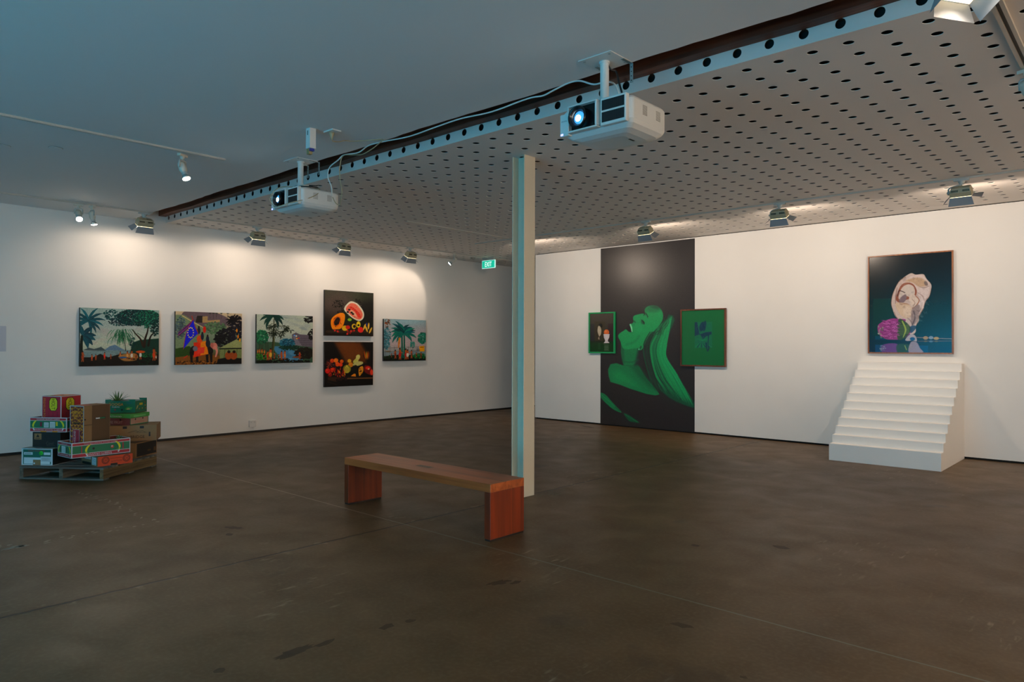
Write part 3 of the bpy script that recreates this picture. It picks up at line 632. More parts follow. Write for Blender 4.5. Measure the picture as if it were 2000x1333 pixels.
a.line([(435, 135), (470, 130), (480, 160)], [3, 5, 3], G3, 4); a.ell(430, 205, 22, 16, G3, 10, 60, .9); a.line([(418, 180), (440, 205), (446, 225)], [3, 7, 3], '#15201c', 3); a.line([(445, 130), (462, 112), (482, 150)], [3, 4, 4], '#1a2a22', 3, .8)
a.ell(350, 200, 16, 8, G3, 6, 50, .9); a.line([(345, 215), (340, 250)], 4, G2, 8, .8); a.ell(380, 260, 40, 50, '#14a860', 40, 0, .5)
a.line([(395, 345), (350, 400), (270, 430)], 10, G2, 20, .6)
# hair mass
def lock(pts, w0, c_, op=1, soft=3): a.line(pts, w0, c_, soft, op)
a.poly([(660, 190), (690, 125), (735, 140), (750, 185), (720, 260), (680, 350), (652, 450), (655, 540), (690, 630), (750, 730), (830, 850), (900, 960), (951, 1020), (951, 1070), (880, 1050), (780, 1010), (690, 960), (600, 880), (545, 770), (500, 640), (465, 520), (470, 420), (520, 320), (590, 250)], '#0a5034', 14)
for i in range(130):
    f = random.random(); x0 = 590 + 130 * f; y0 = 240 - 100 * f
    xm1 = 480 + 190 * f; xm2 = 480 + 185 * f; xe = 560 + 380 * f ** .8; ye = 900 + 150 * f ** 1.3 + random.uniform(-50, 10)
    col = random.choice([G, G, '#12a862', G2, G2, G3, G3, '#123a28', D_]) if f < .5 else random.choice([G, '#11a45e', '#16b068', G, G2, G2, G3])
    lock([(x0 + random.uniform(-6, 6), y0), (xm1 + 60 - 40 * f, 330), (xm1, 440), (xm2 + 5, 560), ((xm2 + xe) / 2 - 30 + 10 * f, 740), (xe, ye)], [1, 4, 6, 6, 5, .8], col, random.uniform(.45, .9), 2.5)
for i in range(26):
    x = random.uniform(440, 500); lock([(x + 60, 300), (x, 420), (x + 5, 560), (x + 60, 760), (x + 130 + random.uniform(-20, 20), 900)], [1, 4, 5, 4, .5], random.choice(['#163c2a', D_, '#1c2a24', G3]), .8)
for i in range(16): lock([(620 + random.uniform(0, 120), 120 + random.uniform(0, 40)), (600 + random.uniform(0, 90), 220), (540 + random.uniform(0, 110), 330)], [.6, 3, 3], random.choice(['#123a28', G3, D_, G2]), .6)
# ear
a.ell(412, 455, 22, 32, G, 4, 25); a.ell(410, 458, 10, 18, G3, 5, 25); a.ell(392, 476, 7, 8, '#5cc890', 3)
# scarf tails
a.poly([(11, 910), (60, 930), (110, 985), (160, 1040), (222, 1110), (150, 1085), (80, 1030), (11, 955)], G2, 5, 1, True); a.line([(40, 940), (110, 1010), (205, 1098)], 3, G3, 3); a.line([(20, 930), (90, 990), (150, 1050)], 2, '#14b068', 3)
a.poly([(240, 1118), (290, 1135), (400, 1212), (330, 1205), (290, 1190)], G3, 6, 1, True); a.line([(255, 1130), (310, 1165), (380, 1205)], 3, G2, 4)
a.poly([(110, 803), (300, 870), (470, 925), (600, 940), (640, 1000), (500, 1230), (10, 1180), (10, 1000)], '#1d1b1f', 8, .0)
a.grain(.05)
t = thing('wall_mural', 'tall black vinyl mural of a laughing woman with long hair tinted green', 'mural', (-6.936, YR, .018))
m = MB(); m.box((-.990, -.004, 0), (.990, -.0005, 3.365), mat('mural_black_edge', '#1d1b1d', .6)); m.build('backing_sheet', t)
a.mesh('printed_face', 1.98, 3.362, VINYL, t, frameM((0, -.0045, 1.6825), (1, 0, 0), (0, 0, 1)))

def framed(x0, x1, z0, z1, art, label, fm, fw, dep, gl=True, printm=None):
    t = thing('framed_picture', label, 'picture', ((x0 + x1) / 2, YR, z0), 0)
    w_, h_ = x1 - x0, z1 - z0
    for nm, a_, b_ in (('frame_rail', (-w_ / 2, 0), (w_ / 2, fw)), ('frame_rail', (-w_ / 2, h_ - fw), (w_ / 2, h_)), ('frame_stile', (-w_ / 2, fw), (-w_ / 2 + fw, h_ - fw)), ('frame_stile', (w_ / 2 - fw, fw), (w_ / 2, h_ - fw))):
        m = MB(); m.box((a_[0], -dep, a_[1]), (b_[0], -.007, b_[1]), fm); m.build(nm, t, bevel=.0015)
    m = MB(); m.box((-w_ / 2 + .003, -.012, .003), (w_ / 2 - .003, -.006, h_ - .003), DARK); m.build('back_board', t)
    art.mesh('picture_sheet', w_ - 2 * fw, h_ - 2 * fw, printm or PHOTO, t, frameM((0, -dep + .014, h_ / 2), (1, 0, 0), (0, 0, 1)))
    return t
# egg cup
a = Art([(115, 152), (742, 148), (742, 1192), (115, 1195)], 200, 300)
a.grad([(0, '#4a4038'), (.3, '#3d3830'), (.6, '#2b2722'), (.72, '#1f2a1c'), (.8, '#123818'), (1, '#0a3c16')])
a.poly([(240, 370), (520, 370), (520, 900), (240, 900)], '#3a3424', 8, .8); a.poly([(590, 425), (742, 425), (742, 900), (590, 900)], '#331e22', 8, .8); a.poly([(125, 430), (235, 430), (235, 900), (125, 900)], '#2c2a2e', 10, .8)
a.ell(395, 480, 50, 60, '#1c1810', 30); a.poly([(345, 485), (385, 500), (415, 580), (410, 700), (370, 770), (340, 720), (315, 620), (325, 530)], '#b5a58c', 6, 1, True); a.poly([(375, 740), (365, 800), (375, 850), (340, 850), (335, 810), (360, 770)], '#97816e', 5, 1, True)
a.ell(356, 600, 18, 90, '#cbbda4', 20, -5, .6)
a.ell(553, 660, 68, 76, '#e06a30', 5); a.ell(535, 635, 28, 30, '#ee8a50', 20, 0, .7)
a.poly([(475, 710), (632, 710), (625, 800), (590, 870), (590, 900), (632, 950), (480, 955), (520, 900), (515, 870), (485, 800)], '#cfc4c6', 4); a.ell(560, 800, 40, 80, '#ded4d6', 30, 0, .6); a.line([(478, 712), (555, 722), (630, 712)], 3, '#e8e0e0', 3)
for k in range(14): y = 985 + k * 13; a.line([(505 - (k % 3) * 8, y), (600 + (k % 2) * 14, y)], 4, random.choice(['#5a6a58', '#7c8878', '#3a5a3c']), 5, .6, False)
for k in range(8): y = 960 + k * 22; a.line([(335, y), (395, y + 3)], 5, '#2c5a38', 6, .6, False)
a.grain(.04)
GF = mat('green_lacquer_frame', '#0f9a58', .35)
framed(-8.184, -7.578, 1.371, 2.157, a, 'small green framed picture of an egg in a white egg cup', GF, .026, .045)
# botanical on green
random.seed(9)
a = Art([(80, 120), (925, 95), (925, 1240), (80, 1222)], 230, 270)
a.c[:] = np.array([.03, .40, .20])
a.poly([(335, 350), (680, 342), (680, 875), (335, 878)], '#0d6a48', 5)
B_ = '#0e2a4c'
a.poly([(335, 350), (385, 350), (400, 450), (430, 600), (335, 640)], B_, 8, .9); a.ell(480, 440, 48, 100, B_, 8, 15, .9); a.ell(530, 430, 30, 110, B_, 8, 8, .85); a.poly([(340, 560), (460, 620), (490, 720), (560, 640), (670, 600), (670, 545), (540, 560), (440, 600)], B_, 8, .9)
for k in range(150):
    x, y = random.uniform(345, 670), random.uniform(360, 870); a.line([(x, y), (x + random.uniform(-30, 30), y + random.uniform(15, 50))], [1, 3, 1], random.choice([B_, '#0a8a52', '#0a8a52', '#12455a']), 2.5, .8)
for k in range(9): a.line([(490, 730), (360 + k * 38, 640 + abs(k - 4) * 14)], [4, 2], '#0a8a52', 3, .8); a.line([(470, 740), (350 + k * 40, 860)], [2, 8], B_ if k % 2 else '#0a8a52', 4, .8)
a.poly([(545, 760), (575, 770), (600, 600), (620, 620), (610, 800), (625, 890), (590, 955), (560, 880)], B_, 5, .85, True); a.line([(590, 640), (592, 900)], 4, '#0a7a4a', 3)
framed(-6.199, -5.356, 1.162, 2.152, a, 'brown framed green sheet with a dark blue leaf motif, beside the mural', wood('walnut_frame', '#5a2f1c', '#7d452a', 2, 3, .4), .024, .048, printm=att_mat('matte_green_print', .3, .25))
# oyster shell
random.seed(10)
a = Art([(50, 145), (1025, 70), (1028, 1275), (50, 1270)], 330, 420)
a.grad([(0, '#0d0f0f'), (.3, '#0c1414'), (.55, '#0d2826'), (.75, '#0d2c2f'), (.86, '#0d2a34'), (1, '#12243c')])
a.poly([(95, 635), (330, 628), (330, 1075), (95, 1075)], '#083a2e', 10, .5); a.poly([(120, 1075), (420, 1075), (420, 1120), (120, 1120)], '#0e3f58', 5, .8); a.poly([(120, 1180), (745, 1190), (745, 1275), (120, 1275)], '#104878', 5, .7); a.line([(50, 1135), (1028, 1140)], 14, '#0c2438', 14, .7, False)
a.poly([(545, 328), (600, 345), (690, 340), (725, 395), (775, 450), (785, 500), (760, 600), (715, 665), (690, 750), (665, 795), (640, 840), (632, 900), (600, 960), (600, 1020), (575, 1050), (520, 1050), (510, 960), (470, 920), (370, 855), (330, 770), (310, 690), (325, 590), (360, 500), (400, 430), (470, 370)], '#c5b0a8', 4, 1, True)
a.poly([(560, 360), (690, 360), (760, 470), (740, 590), (690, 670), (640, 720), (620, 560), (560, 450), (480, 420)], '#d4c1bc', 12, 1, True)
a.poly([(480, 420), (600, 380), (700, 400), (740, 470), (640, 490), (560, 440)], '#b8946e', 20, .8, True); a.ell(720, 450, 20, 30, '#4a4048', 10, -30, .6)
a.poly([(365, 640), (400, 520), (440, 460), (500, 440), (570, 460), (610, 530), (600, 600), (560, 640), (500, 640), (420, 680)], '#8a4a30', 6, 1, True)
a.poly([(395, 620), (420, 530), (460, 480), (520, 460), (575, 490), (590, 560), (560, 620), (480, 600), (430, 650)], '#cdbdb2', 8, 1, True)
a.poly([(400, 660), (430, 610), (480, 580), (490, 630), (450, 680)], '#7a6468', 8, 1, True); a.line([(385, 600), (400, 540), (440, 545), (470, 560)], 5, '#2a1a18', 6, .8)
a.poly([(360, 690), (440, 680), (520, 700), (555, 760), (540, 840), (480, 865), (400, 800)], '#cfb498', 8, 1, True); a.ell(500, 780, 50, 60, '#dcc8b4', 25, 0, .7)
a.poly([(535, 590), (590, 590), (640, 640), (620, 700), (570, 740), (530, 680), (520, 630)], '#d8c4b4', 6, 1, True); a.line([(600, 600), (640, 650), (600, 720), (560, 745)], 5, '#9a5a38', 5); a.line([(560, 640), (590, 680), (570, 720)], 4, '#a88a7a', 5)
a.poly([(560, 750), (640, 700), (640, 800), (610, 900), (560, 950), (545, 860)], '#8c7874', 14, .9, True); a.line([(575, 780), (590, 860), (560, 940)], 7, '#3c3236', 12, .7); a.line([(640, 700), (690, 660), (680, 740)], 6, '#e0d0cc', 8)
for p in ([(330, 770), (310, 690), (330, 570), (400, 430), (480, 375)], [(345, 790), (360, 830), (380, 860)], [(785, 500), (762, 600), (715, 665), (695, 740)], [(690, 750), (640, 830), (610, 940)]): a.line(p, 3, '#6e4a34', 4, .8)
for i in range(90): x, y = random.uniform(350, 740), random.uniform(370, 900); a.ell(x, y, random.uniform(8, 30), random.uniform(4, 14), random.choice(['#e6d8d0', '#9a8478', '#7a5c4c', '#b89a80', '#5c4a48']), 10, random.uniform(-60, 60), .16 if (x - 560) ** 2 / 48000 + (y - 620) ** 2 / 90000 < 1 else 0)
for p, c_ in (([(620, 560), (680, 600), (700, 660)], '#8a6a5c'), ([(640, 490), (700, 500), (760, 480)], '#6e5448'), ([(500, 860), (540, 900), (560, 960)], '#5a4844'), ([(420, 700), (470, 690), (520, 700)], '#7a4a30'), ([(380, 500), (365, 600), (360, 690)], '#5c3020'), ([(600, 760), (640, 780), (660, 740)], '#5c4a48')): a.line(p, [2, 6, 2], c_, 8, .6)
for i in range(260): x, y = random.uniform(340, 760), random.uniform(350, 950); a.line([(x, y), (x + random.uniform(-20, 20), y + random.uniform(5, 30))], 1.5, random.choice(['#e8dad2', '#a08a80', '#8a6a58', '#5c4a44']), 3, .28 if (x - 560) ** 2 / 44000 + (y - 620) ** 2 / 80000 < 1 else 0)
# cabbage
a.poly([(155, 945), (220, 900), (320, 868), (400, 872), (480, 880), (470, 930), (540, 965), (560, 1000), (500, 1080), (420, 1115), (300, 1120), (230, 1105), (170, 1060), (150, 1010)], '#8c2f78', 4, 1, True)
a.poly([(400, 875), (470, 900), (530, 960), (540, 1010), (470, 1100), (390, 1118), (380, 1000)], '#33461f', 6, 1, True); a.line([(440, 900), (480, 1000), (450, 1090)], [7, 10, 4], '#9aae3a', 6)
for k in range(7): a.line([(470, 960 + k * 14), (520, 935 + k * 18)], 2, '#8a9c4a', 2.5, .8); a.line([(465, 960 + k * 16), (405, 945 + k * 20)], 2, '#6c8440', 2.5, .8)
for i in range(150): x, y = random.uniform(175, 385), random.uniform(890, 1105); a.line([(x, y), (x + 18, y - 5), (x + 34, y + 4)], 3, random.choice(['#b04a9a', '#c868b0', '#5c1a50', '#7a2468']), 3, .7)
for i in range(12): a.ell(random.uniform(150, 215), random.uniform(960, 1110), 12, 8, random.choice(['#b8b8a0', '#5c6a50', '#8c8a7c']), 3, random.uniform(0, 90), .8)
a.poly([(540, 960), (600, 955), (590, 1000), (540, 1040)], '#24405c', 6, .9, True)
a.poly([(475, 1120), (520, 1065), (570, 1055), (605, 1090), (610, 1140), (560, 1130), (500, 1135)], '#a8a0a8', 5, 1, True); a.ell(560, 1110, 30, 20, '#1c4f80', 8)
# reflection
a.poly([(215, 1180), (380, 1170), (380, 1268), (200, 1268)], '#6c3c84', 8, .9, True); a.poly([(385, 1175), (545, 1180), (560, 1220), (480, 1272), (385, 1272)], '#2c4a38', 8, .9, True); a.poly([(540, 1150), (610, 1150), (650, 1220), (685, 1273), (520, 1273)], '#a090a0', 6, .9, True); a.line([(470, 1190), (490, 1240)], 5, '#8a9c4a', 5); a.foliage(205, 1220, 35, 40, 30, ['#8c98a8', '#5c6c88'], 8, .7)
a.line([(610, 1092), (860, 1103), (1027, 1108)], 3.2, '#a07c6c', 2); a.line([(620, 1138), (1027, 1134)], 2.6, '#7c5c54', 2); a.ell(716, 1098, 30, 21, '#a88050', 3); a.ell(842, 1103, 32, 18, '#b08a4c', 3); a.ell(780, 1095, 28, 20, '#8c98a8', 4, 0, .8); a.ell(780, 1140, 24, 12, '#6c7c90', 4, 0, .7); a.ell(716, 1138, 24, 9, '#6c5438', 4); a.ell(842, 1138, 24, 9, '#6c5438', 4)
a.grain(.035)
framed(-3.150, -2.068, 1.412, 2.832, a, 'large framed photograph of an oyster shell balanced on a purple cabbage', wood('copper_brown_frame', '#8a5230', '#b0713f', 2, 3, .35), .018, .042)
# marks on the floor: paint chips in two trails, oily streaks, broken concrete at the column foot
random.seed(77)
def marks(name, label, spots, mt, z):
    m = MB()
    for x, y, rx, ry, rot in spots:
        n = 9 if rx < .08 and ry < .08 else 22; c_, q = math.cos(rot), math.sin(rot); P = []
        for k in range(n):
            t = 2 * math.pi * k / n; f = random.uniform(.6, 1.15); a_, b_ = rx * f * math.cos(t), ry * f * math.sin(t); P.append((x + a_ * c_ - b_ * q, y + a_ * q + b_ * c_, z))
        m.quad(P, mt)
    tag(m.build(name), label, 'floor mark', kind='stuff')
sp = []
def trail(pts, n, sz, jit, ang):
    for i in range(n):
        t = (i + random.random() * .8) / n * (len(pts) - 1); k = min(int(t), len(pts) - 2); f = t - k
        sp.append((pts[k][0] * (1 - f) + pts[k + 1][0] * f + random.gauss(0, jit), pts[k][1] * (1 - f) + pts[k + 1][1] * f + random.gauss(0, jit), sz * random.uniform(.4, 1.3), sz * random.uniform(.2, .5), ang + random.uniform(-.4, .4)))
trail([(-8.15, 2.36), (-7.6, 2.45), (-7.05, 2.42), (-6.2, 2.46)], 26, .030, .03, 2.3); trail([(-6.25, 2.40), (-6.3, 2.0), (-6.25, 1.6), (-6.35, 1.25)], 22, .034, .03, 2.0)
trail([(-6.45, 1.25), (-6.2, 1.45)], 8, .055, .04, 2.2)
marks('paint_chips', 'pale paint chips trailing across the floor in front of the pallet', sp, mat('pale_chip', '#8f8b7c', .8), .0008)
sp = [(-3.13, 1.86, .035, .13, .05), (-3.11, 2.02, .025, .07, 0), (-3.05, 2.36, .03, .05, 0), (-3.02, 2.50, .025, .03, 0), (-3.10, 3.28, .04, .09, -.3), (-3.02, 3.36, .03, .05, 0), (-3.20, 1.52, .03, .03, 0), (-5.62, 2.78, .10, .04, .4), (-5.45, 2.66, .05, .03, 0), (-1.9, 3.45, .07, .04, .2), (-1.75, 2.6, .02, .02, 0), (-1.4, 3.1, .022, .015, 0), (-2.1, 5.3, .07, .05, 0), (-2.6, 4.9, .04, .03, 0), (-7.9, 10.75, .25, .06, -.3)]
marks('oily_streaks', 'dark oily streaks and spots on the concrete floor', sp, mat('oily_mark', '#3f3222', .6, spec=.35, noise=.3, nscale=14), .0006)
sp = [(-4.60 + random.gauss(0, .05), 5.62 + random.gauss(0, .12), random.uniform(.015, .05), random.uniform(.01, .03), random.uniform(0, 3)) for k in range(22)]
marks('concrete_patch', 'broken pale concrete around the foot of the column', sp, mat('chipped_concrete', '#6f6a5c', .9), .0007)

# ------------------------------------------------------------------ stepped plinth
ST = mat('white_stair_paint', '#ece8e2', .55)
m = MB(); prof = [(9.835, 0.0)]
for k in range(11):
    prof += [(9.835 + .1215 * k, .222 + .1064 * k), (9.835 + .1215 * (k + 1) if k < 10 else YR - .001, .222 + .1064 * k)]
prof.append((YR - .001, 0)); m.prism([(-3.253, y, z) for y, z in prof], (1.305, 0, 0), ST)
tag(m.build('display_staircase', bevel=.0025), 'white painted display staircase of eleven steps under the oyster photograph', 'stairs')

# ------------------------------------------------------------------ bench
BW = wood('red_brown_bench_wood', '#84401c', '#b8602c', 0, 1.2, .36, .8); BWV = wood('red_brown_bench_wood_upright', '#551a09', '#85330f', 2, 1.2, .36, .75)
t = thing('wooden_bench', 'long reddish brown timber bench with slab sides in front of the column', 'bench', (-4.748, 4.106, 0))
hx_, hy_ = .963, .195
m = MB(); m.box((-hx_, -hy_, .375), (hx_, hy_, .44), BW); m.build('seat', t, bevel=.003)
for s_ in (-1, 1):
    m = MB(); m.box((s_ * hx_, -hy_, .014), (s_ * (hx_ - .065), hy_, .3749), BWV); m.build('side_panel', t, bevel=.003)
    m = MB(); m.box((s_ * (hx_ - .004), -hy_ + .004, 0), (s_ * (hx_ - .061), hy_ - .004, .0139), BLACKP); m.build('foot_pad', t)
m = MB(); m.box((-.12, -.035, .44), (.06, .025, .4408), mat('dull_plaque', '#5b4638', .4, .3)); m.build('plaque', t)

# ------------------------------------------------------------------ track rails
def rail(name, a, b, label, grp='lighting tracks on the ceiling', slot=True, wd=.018):
    a, b = Vector(a), Vector(b); d = (b - a).normalized(); n = Vector((-d.y, d.x, 0)); m = MB(); L = (b - a).length
    m.M = Matrix(((d.x, n.x, 0, a.x), (d.y, n.y, 0, a.y), (0, 0, 1, a.z), (0, 0, 0, 1)))
    m.box((0, -wd, 0), (L, -wd * .35, -.018), TRK); m.box((0, wd * .35, 0), (L, wd, -.018), TRK); m.box((0, -wd * .35, 0), (L, wd * .35, -.006), mat('track_slot', '#4c463e', .6))
    tag(m.build(name), label, 'track', grp)
CZ = 3.4055
rail('lighting_track', (-7.047, -3, CZ), (-7.042, 3.36, CZ), 'pale ceiling lighting track carrying a single spotlight, farther from the left wall')
rail('lighting_track', (-10.70, -3, CZ), (-10.66, 4.02, CZ), 'pale ceiling lighting track near the left wall, on the plain ceiling')
rail('lighting_track', (-10.66, 4.62, H), (-10.66, 12.4, H), 'pale lighting track along the left wall, on the perforated ceiling')
rail('lighting_track', (-9.4, 9.28, H), (3.0, 9.28, H), 'pale lighting track along the right wall, on the perforated ceiling', wd=.014)
rail('lighting_track', (-.655, 4.60, H), (-.655, 8.6, H), 'wide pale lighting track crossing the top right corner', wd=.032)
rail('lighting_track', (-8.48, 6.9, H), (-8.48, 9.2, H), 'short pale lighting track without lamps in the middle of the perforated ceiling')

# ------------------------------------------------------------------ flood lamps with barn doors
GLOW = mat('lamp_glass_glow', '#fff2d8', .4, emis=(1, .78, .45), es=4)
def light(name, parent, kind, M, **k):
    ld = bpy.data.lights.new(name, kind); 
    for a_, v_ in k.items(): setattr(ld, a_, v_)
    o = bpy.data.objects.new(name, ld); COL.objects.link(o); o.parent = parent; o.matrix_local = M; return o
def flood(loc, rotz, label, energy, side=1, tilt=28, roll=0, open_=(35, 12, 48, 48), ltilt=36, drop=.165, wire=True, flip=1, grp='barn door floodlights'):
    t = thing('barn_door_floodlight', label, 'lamp', loc, R(rotz), grp)
    m = MB(); m.box((-.075, -.02, -.02), (.075, .02, 0), GREYP); m.lathe([(.034, -.02), (.034, -.035), (.022, -.05), (.022, -.062)], GREYP, 16); m.build('track_adapter', t, bevel=.002)
    m = MB(); sx = side * .127; m.tube([(0, 0, -.058), (sx * .3, 0, -.066), (sx * .85, 0, -.083), (sx, 0, -.10), (sx, 0, -drop)], .0085, GREYP, 8); m.build('arm', t)
    T = Matrix.Translation((0, 0, -drop - .015)) @ Matrix.Rotation(R(roll), 4, 'Y') @ Matrix.Rotation(R(tilt), 4, 'X')
    m = MB(); m.M = T; hw, hd = .105, .058
    m.add([(-hw, -hd, 0), (hw, -hd, 0), (hw, hd, 0), (-hw, hd, 0), (-hw, -hd, .05), (hw, -hd, .05), (hw, hd, .05), (-hw, hd, .05), (-hw + .015, -hd + .018, .098), (hw - .015, -hd + .018, .098), (hw - .015, hd - .018, .098), (-hw + .015, hd - .018, .098)],
          [(0, 1, 5, 4), (1, 2, 6, 5), (2, 3, 7, 6), (3, 0, 4, 7), (4, 5, 9, 8), (5, 6, 10, 9), (6, 7, 11, 10), (7, 4, 8, 11), (8, 9, 10, 11)], OLIVE)
    for k in range(7):
        for q in (-1, 1): m.box((q * .055 - .03 + k * .01, -hd - .0015, .058), (q * .055 - .03 + k * .01 + .004, -hd + .02, .08), mat('housing_slots', '#3d3a30', .6))
    m.box((-.02, -.02, .098), (.02, .02, .108), OLIVE); hs = m.build('housing', t, bevel=.002)
    m = MB(); m.M = T; m.lathe([(.014, side * (hw + .0)), (.014, side * (hw + .032))], GREYP, 12, 'X', (0, 0, .04)); m.build('tilt_knob', t)
    m = MB(); m.M = T; m.box((-hw + .002, -hd + .002, -.0035), (hw - .002, hd - .002, -.0005), GLOW); m.build('lens', t)
    f_, r_, s1, s2 = open_; ln = .095
    for nm, (ax, sgn, an, half, fl) in {'a': ('Y', 1, f_, hw, .02), 'b': ('Y', -1, r_, hw, .02), 'c': ('X', 1, s1, hd, .025), 'd': ('X', -1, s2, hd, .025)}.items():
        e = hd if ax == 'Y' else hw; o_ = e + .002; dz = -math.cos(R(an)) * ln; do = math.sin(R(an)) * ln
        if ax == 'Y': P4 = [(-half, sgn * o_, -.003), (half, sgn * o_, -.003), (half + fl, sgn * (o_ + do), -.003 + dz), (-half - fl, sgn * (o_ + do), -.003 + dz)]; n_ = (0, sgn * .0015, 0)
        else: P4 = [(sgn * o_, -half, -.003), (sgn * o_, half, -.003), (sgn * (o_ + do), half + fl, -.003 + dz), (sgn * (o_ + do), -half - fl, -.003 + dz)]; n_ = (sgn * .0015, 0, 0)
        m = MB(); m.M = T; m.prism(P4, n_, FLAP); m.build('barn_door', t)
    if wire:
        m = MB(); m.tube(smooth_open([(0, 0, -.06), (-.01 * side, -.01, -.085), (.02 * side, -.03, -.10), (.055 * side, -.02, -.092 - (drop - .165))]), .0028, mat('lamp_flex', '#5a4a34', .6), 6); m.build('flex', t)
    Tl = Matrix.Translation(T.to_translation()) @ Matrix.Rotation(R(roll), 4, 'Y') @ Matrix.Rotation(R(tilt), 4, 'X') @ Matrix.Translation((0, 0, -.016)) @ Matrix.Rotation(R(ltilt - tilt), 4, 'X')
    light('lamp_light', t, 'SPOT', Tl, energy=energy, color=WARM, spot_size=R(150), spot_blend=.55, shadow_soft_size=.03)
    return t
flood((-10.70, 3.93, CZ - .018), 90, 'barn door floodlight beside the end of the dark beam, leftmost in the row', FLOOD_L)
flood((-10.66, 5.63, H - .018), 90, 'barn door floodlight above the gap between the elephant canvas and the river canvas', FLOOD_L)
flood((-10.66, 7.26, H - .018), 90, 'barn door floodlight above the stacked still life canvases', FLOOD_L, side=-1)
flood((-10.66, 8.77, H - .018), 90, 'barn door floodlight above the canvas with twin palms', FLOOD_L, open_=(35, 12, 40, 25))
flood((-5.73, 9.28, H - .018), 0, 'barn door floodlight in front of the top of the black mural', FLOOD_R, side=-1, open_=(75, 8, 48, 60), ltilt=62)
flood((-8.28, 9.28, H - .018), 0, 'barn door floodlight hidden behind the cream column', FLOOD_R, side=-1, open_=(75, 8, 48, 60), ltilt=62)
flood((-3.69, 9.28, H - .018), 0, 'barn door floodlight between the mural and the oyster photograph', FLOOD_R, side=-1, open_=(75, 8, 60, 60), ltilt=62)
flood((-1.635, 9.28, H - .018), 0, 'barn door floodlight above the staircase, rightmost in the row', FLOOD_R, side=-1, open_=(75, 8, 80, 45), ltilt=62)
flood((-.70, 3.98, CZ), 238, 'barn door floodlight with a brightly lit flap, cut by the top edge of the picture', FLOOD_L * .5, open_=(35, 20, 30, 30))

rail('lighting_track', (4.6, -2, H), (4.6, 9.0, H), 'added lighting track along the east wall behind the viewer, for the fill floodlights')
for k, y in enumerate((-1.0, 3.2, 7.2)):  # unseen lamps added to bounce warm fill light into the room
    flood((4.6, y, CZ - .018 if y < 4 else H - .018), -90, 'added barn door floodlight bouncing fill off the east wall, ' + ('nearest the rear wall', 'middle one', 'nearest the right wall')[k], FILL_E)

# ------------------------------------------------------------------ small round spotlights
BULB = mat('halogen_bulb', '#ffffff', .3, emis=(1, .93, .82), es=45)
def spot(loc, rotz, label, energy, tilt=35, size=70, blend=.6, grp='small round spotlights', color=WARM, ln=.0):
    t = thing('track_spotlight', label, 'lamp', loc, R(rotz), grp); t.scale = (1.12, 1.12, 1.12)
    m = MB(); m.box((-.05, -.017, -.022), (.05, .017, 0), WPLAST2); m.lathe([(.022, -.022), (.018, -.04), (.010, -.052)], WPLAST2, 14); m.build('track_adapter', t, bevel=.002)
    m = MB(); m.tube([(-.042, 0, -.12), (-.042, 0, -.066), (-.034, 0, -.055), (.034, 0, -.055), (.042, 0, -.066), (.042, 0, -.12)], .007, GREYP, 8); m.build('yoke', t)
    T = Matrix.Translation((0, 0, -.115)) @ Matrix.Rotation(R(tilt), 4, 'X')
    m = MB(); m.M = T; m.lathe([(.0, .045), (.026, .045), (.033, .03), (.034, -.03), (.024, -.05), (.020, -.072)], WPLAST2, 18)
    for k in range(4): m.lathe([(.026, -.052 - k * .006), (.026, -.055 - k * .006)], GREYP, 16)
    m.build('housing', t)
    m = MB(); m.M = T; m.lathe([(.012, -.073), (.024, -.090), (.031, -.112), (.0305, -.116), (.0, -.122)], BULB, 18); m.build('bulb', t)
    m = MB(); m.M = T; m.lathe([(.014, -.072), (.027, -.088), (.034, -.110), (.0355, -.110), (.0285, -.086), (.016, -.0715)], mat('reflector_rim', '#c8ccc8', .25, .6), 18); m.build('reflector', t)
    light('lamp_light', t, 'SPOT', T @ Matrix.Translation((0, 0, -.13)), energy=energy, color=color, spot_size=R(size), spot_blend=blend, shadow_soft_size=.02)
    return t
spot((-7.125, 2.971, CZ - .018), -60, 'lit round spotlight hanging alone from the middle of the plain ceiling', SPOT_W * 2, 22, 90)
spot((-10.69, 3.096, CZ - .018), -100, 'lit round spotlight with a starry glow, left one of a close pair', SPOT_W, 45, 60)
spot((-10.69, 3.26, CZ - .018), 10, 'slim round spotlight turned sideways, right one of a close pair', SPOT_W * .6, 12, 50)
spot((-10.66, 9.93, H - .018), 130, 'small round spotlight left of the exit sign, angled at the wall', SPOT_W * .75, 52, 74, .4)
spot((-.655, 5.90, H - .018), -20, 'white round spotlight cut by the right edge of the picture', SPOT_W, 40, 70)

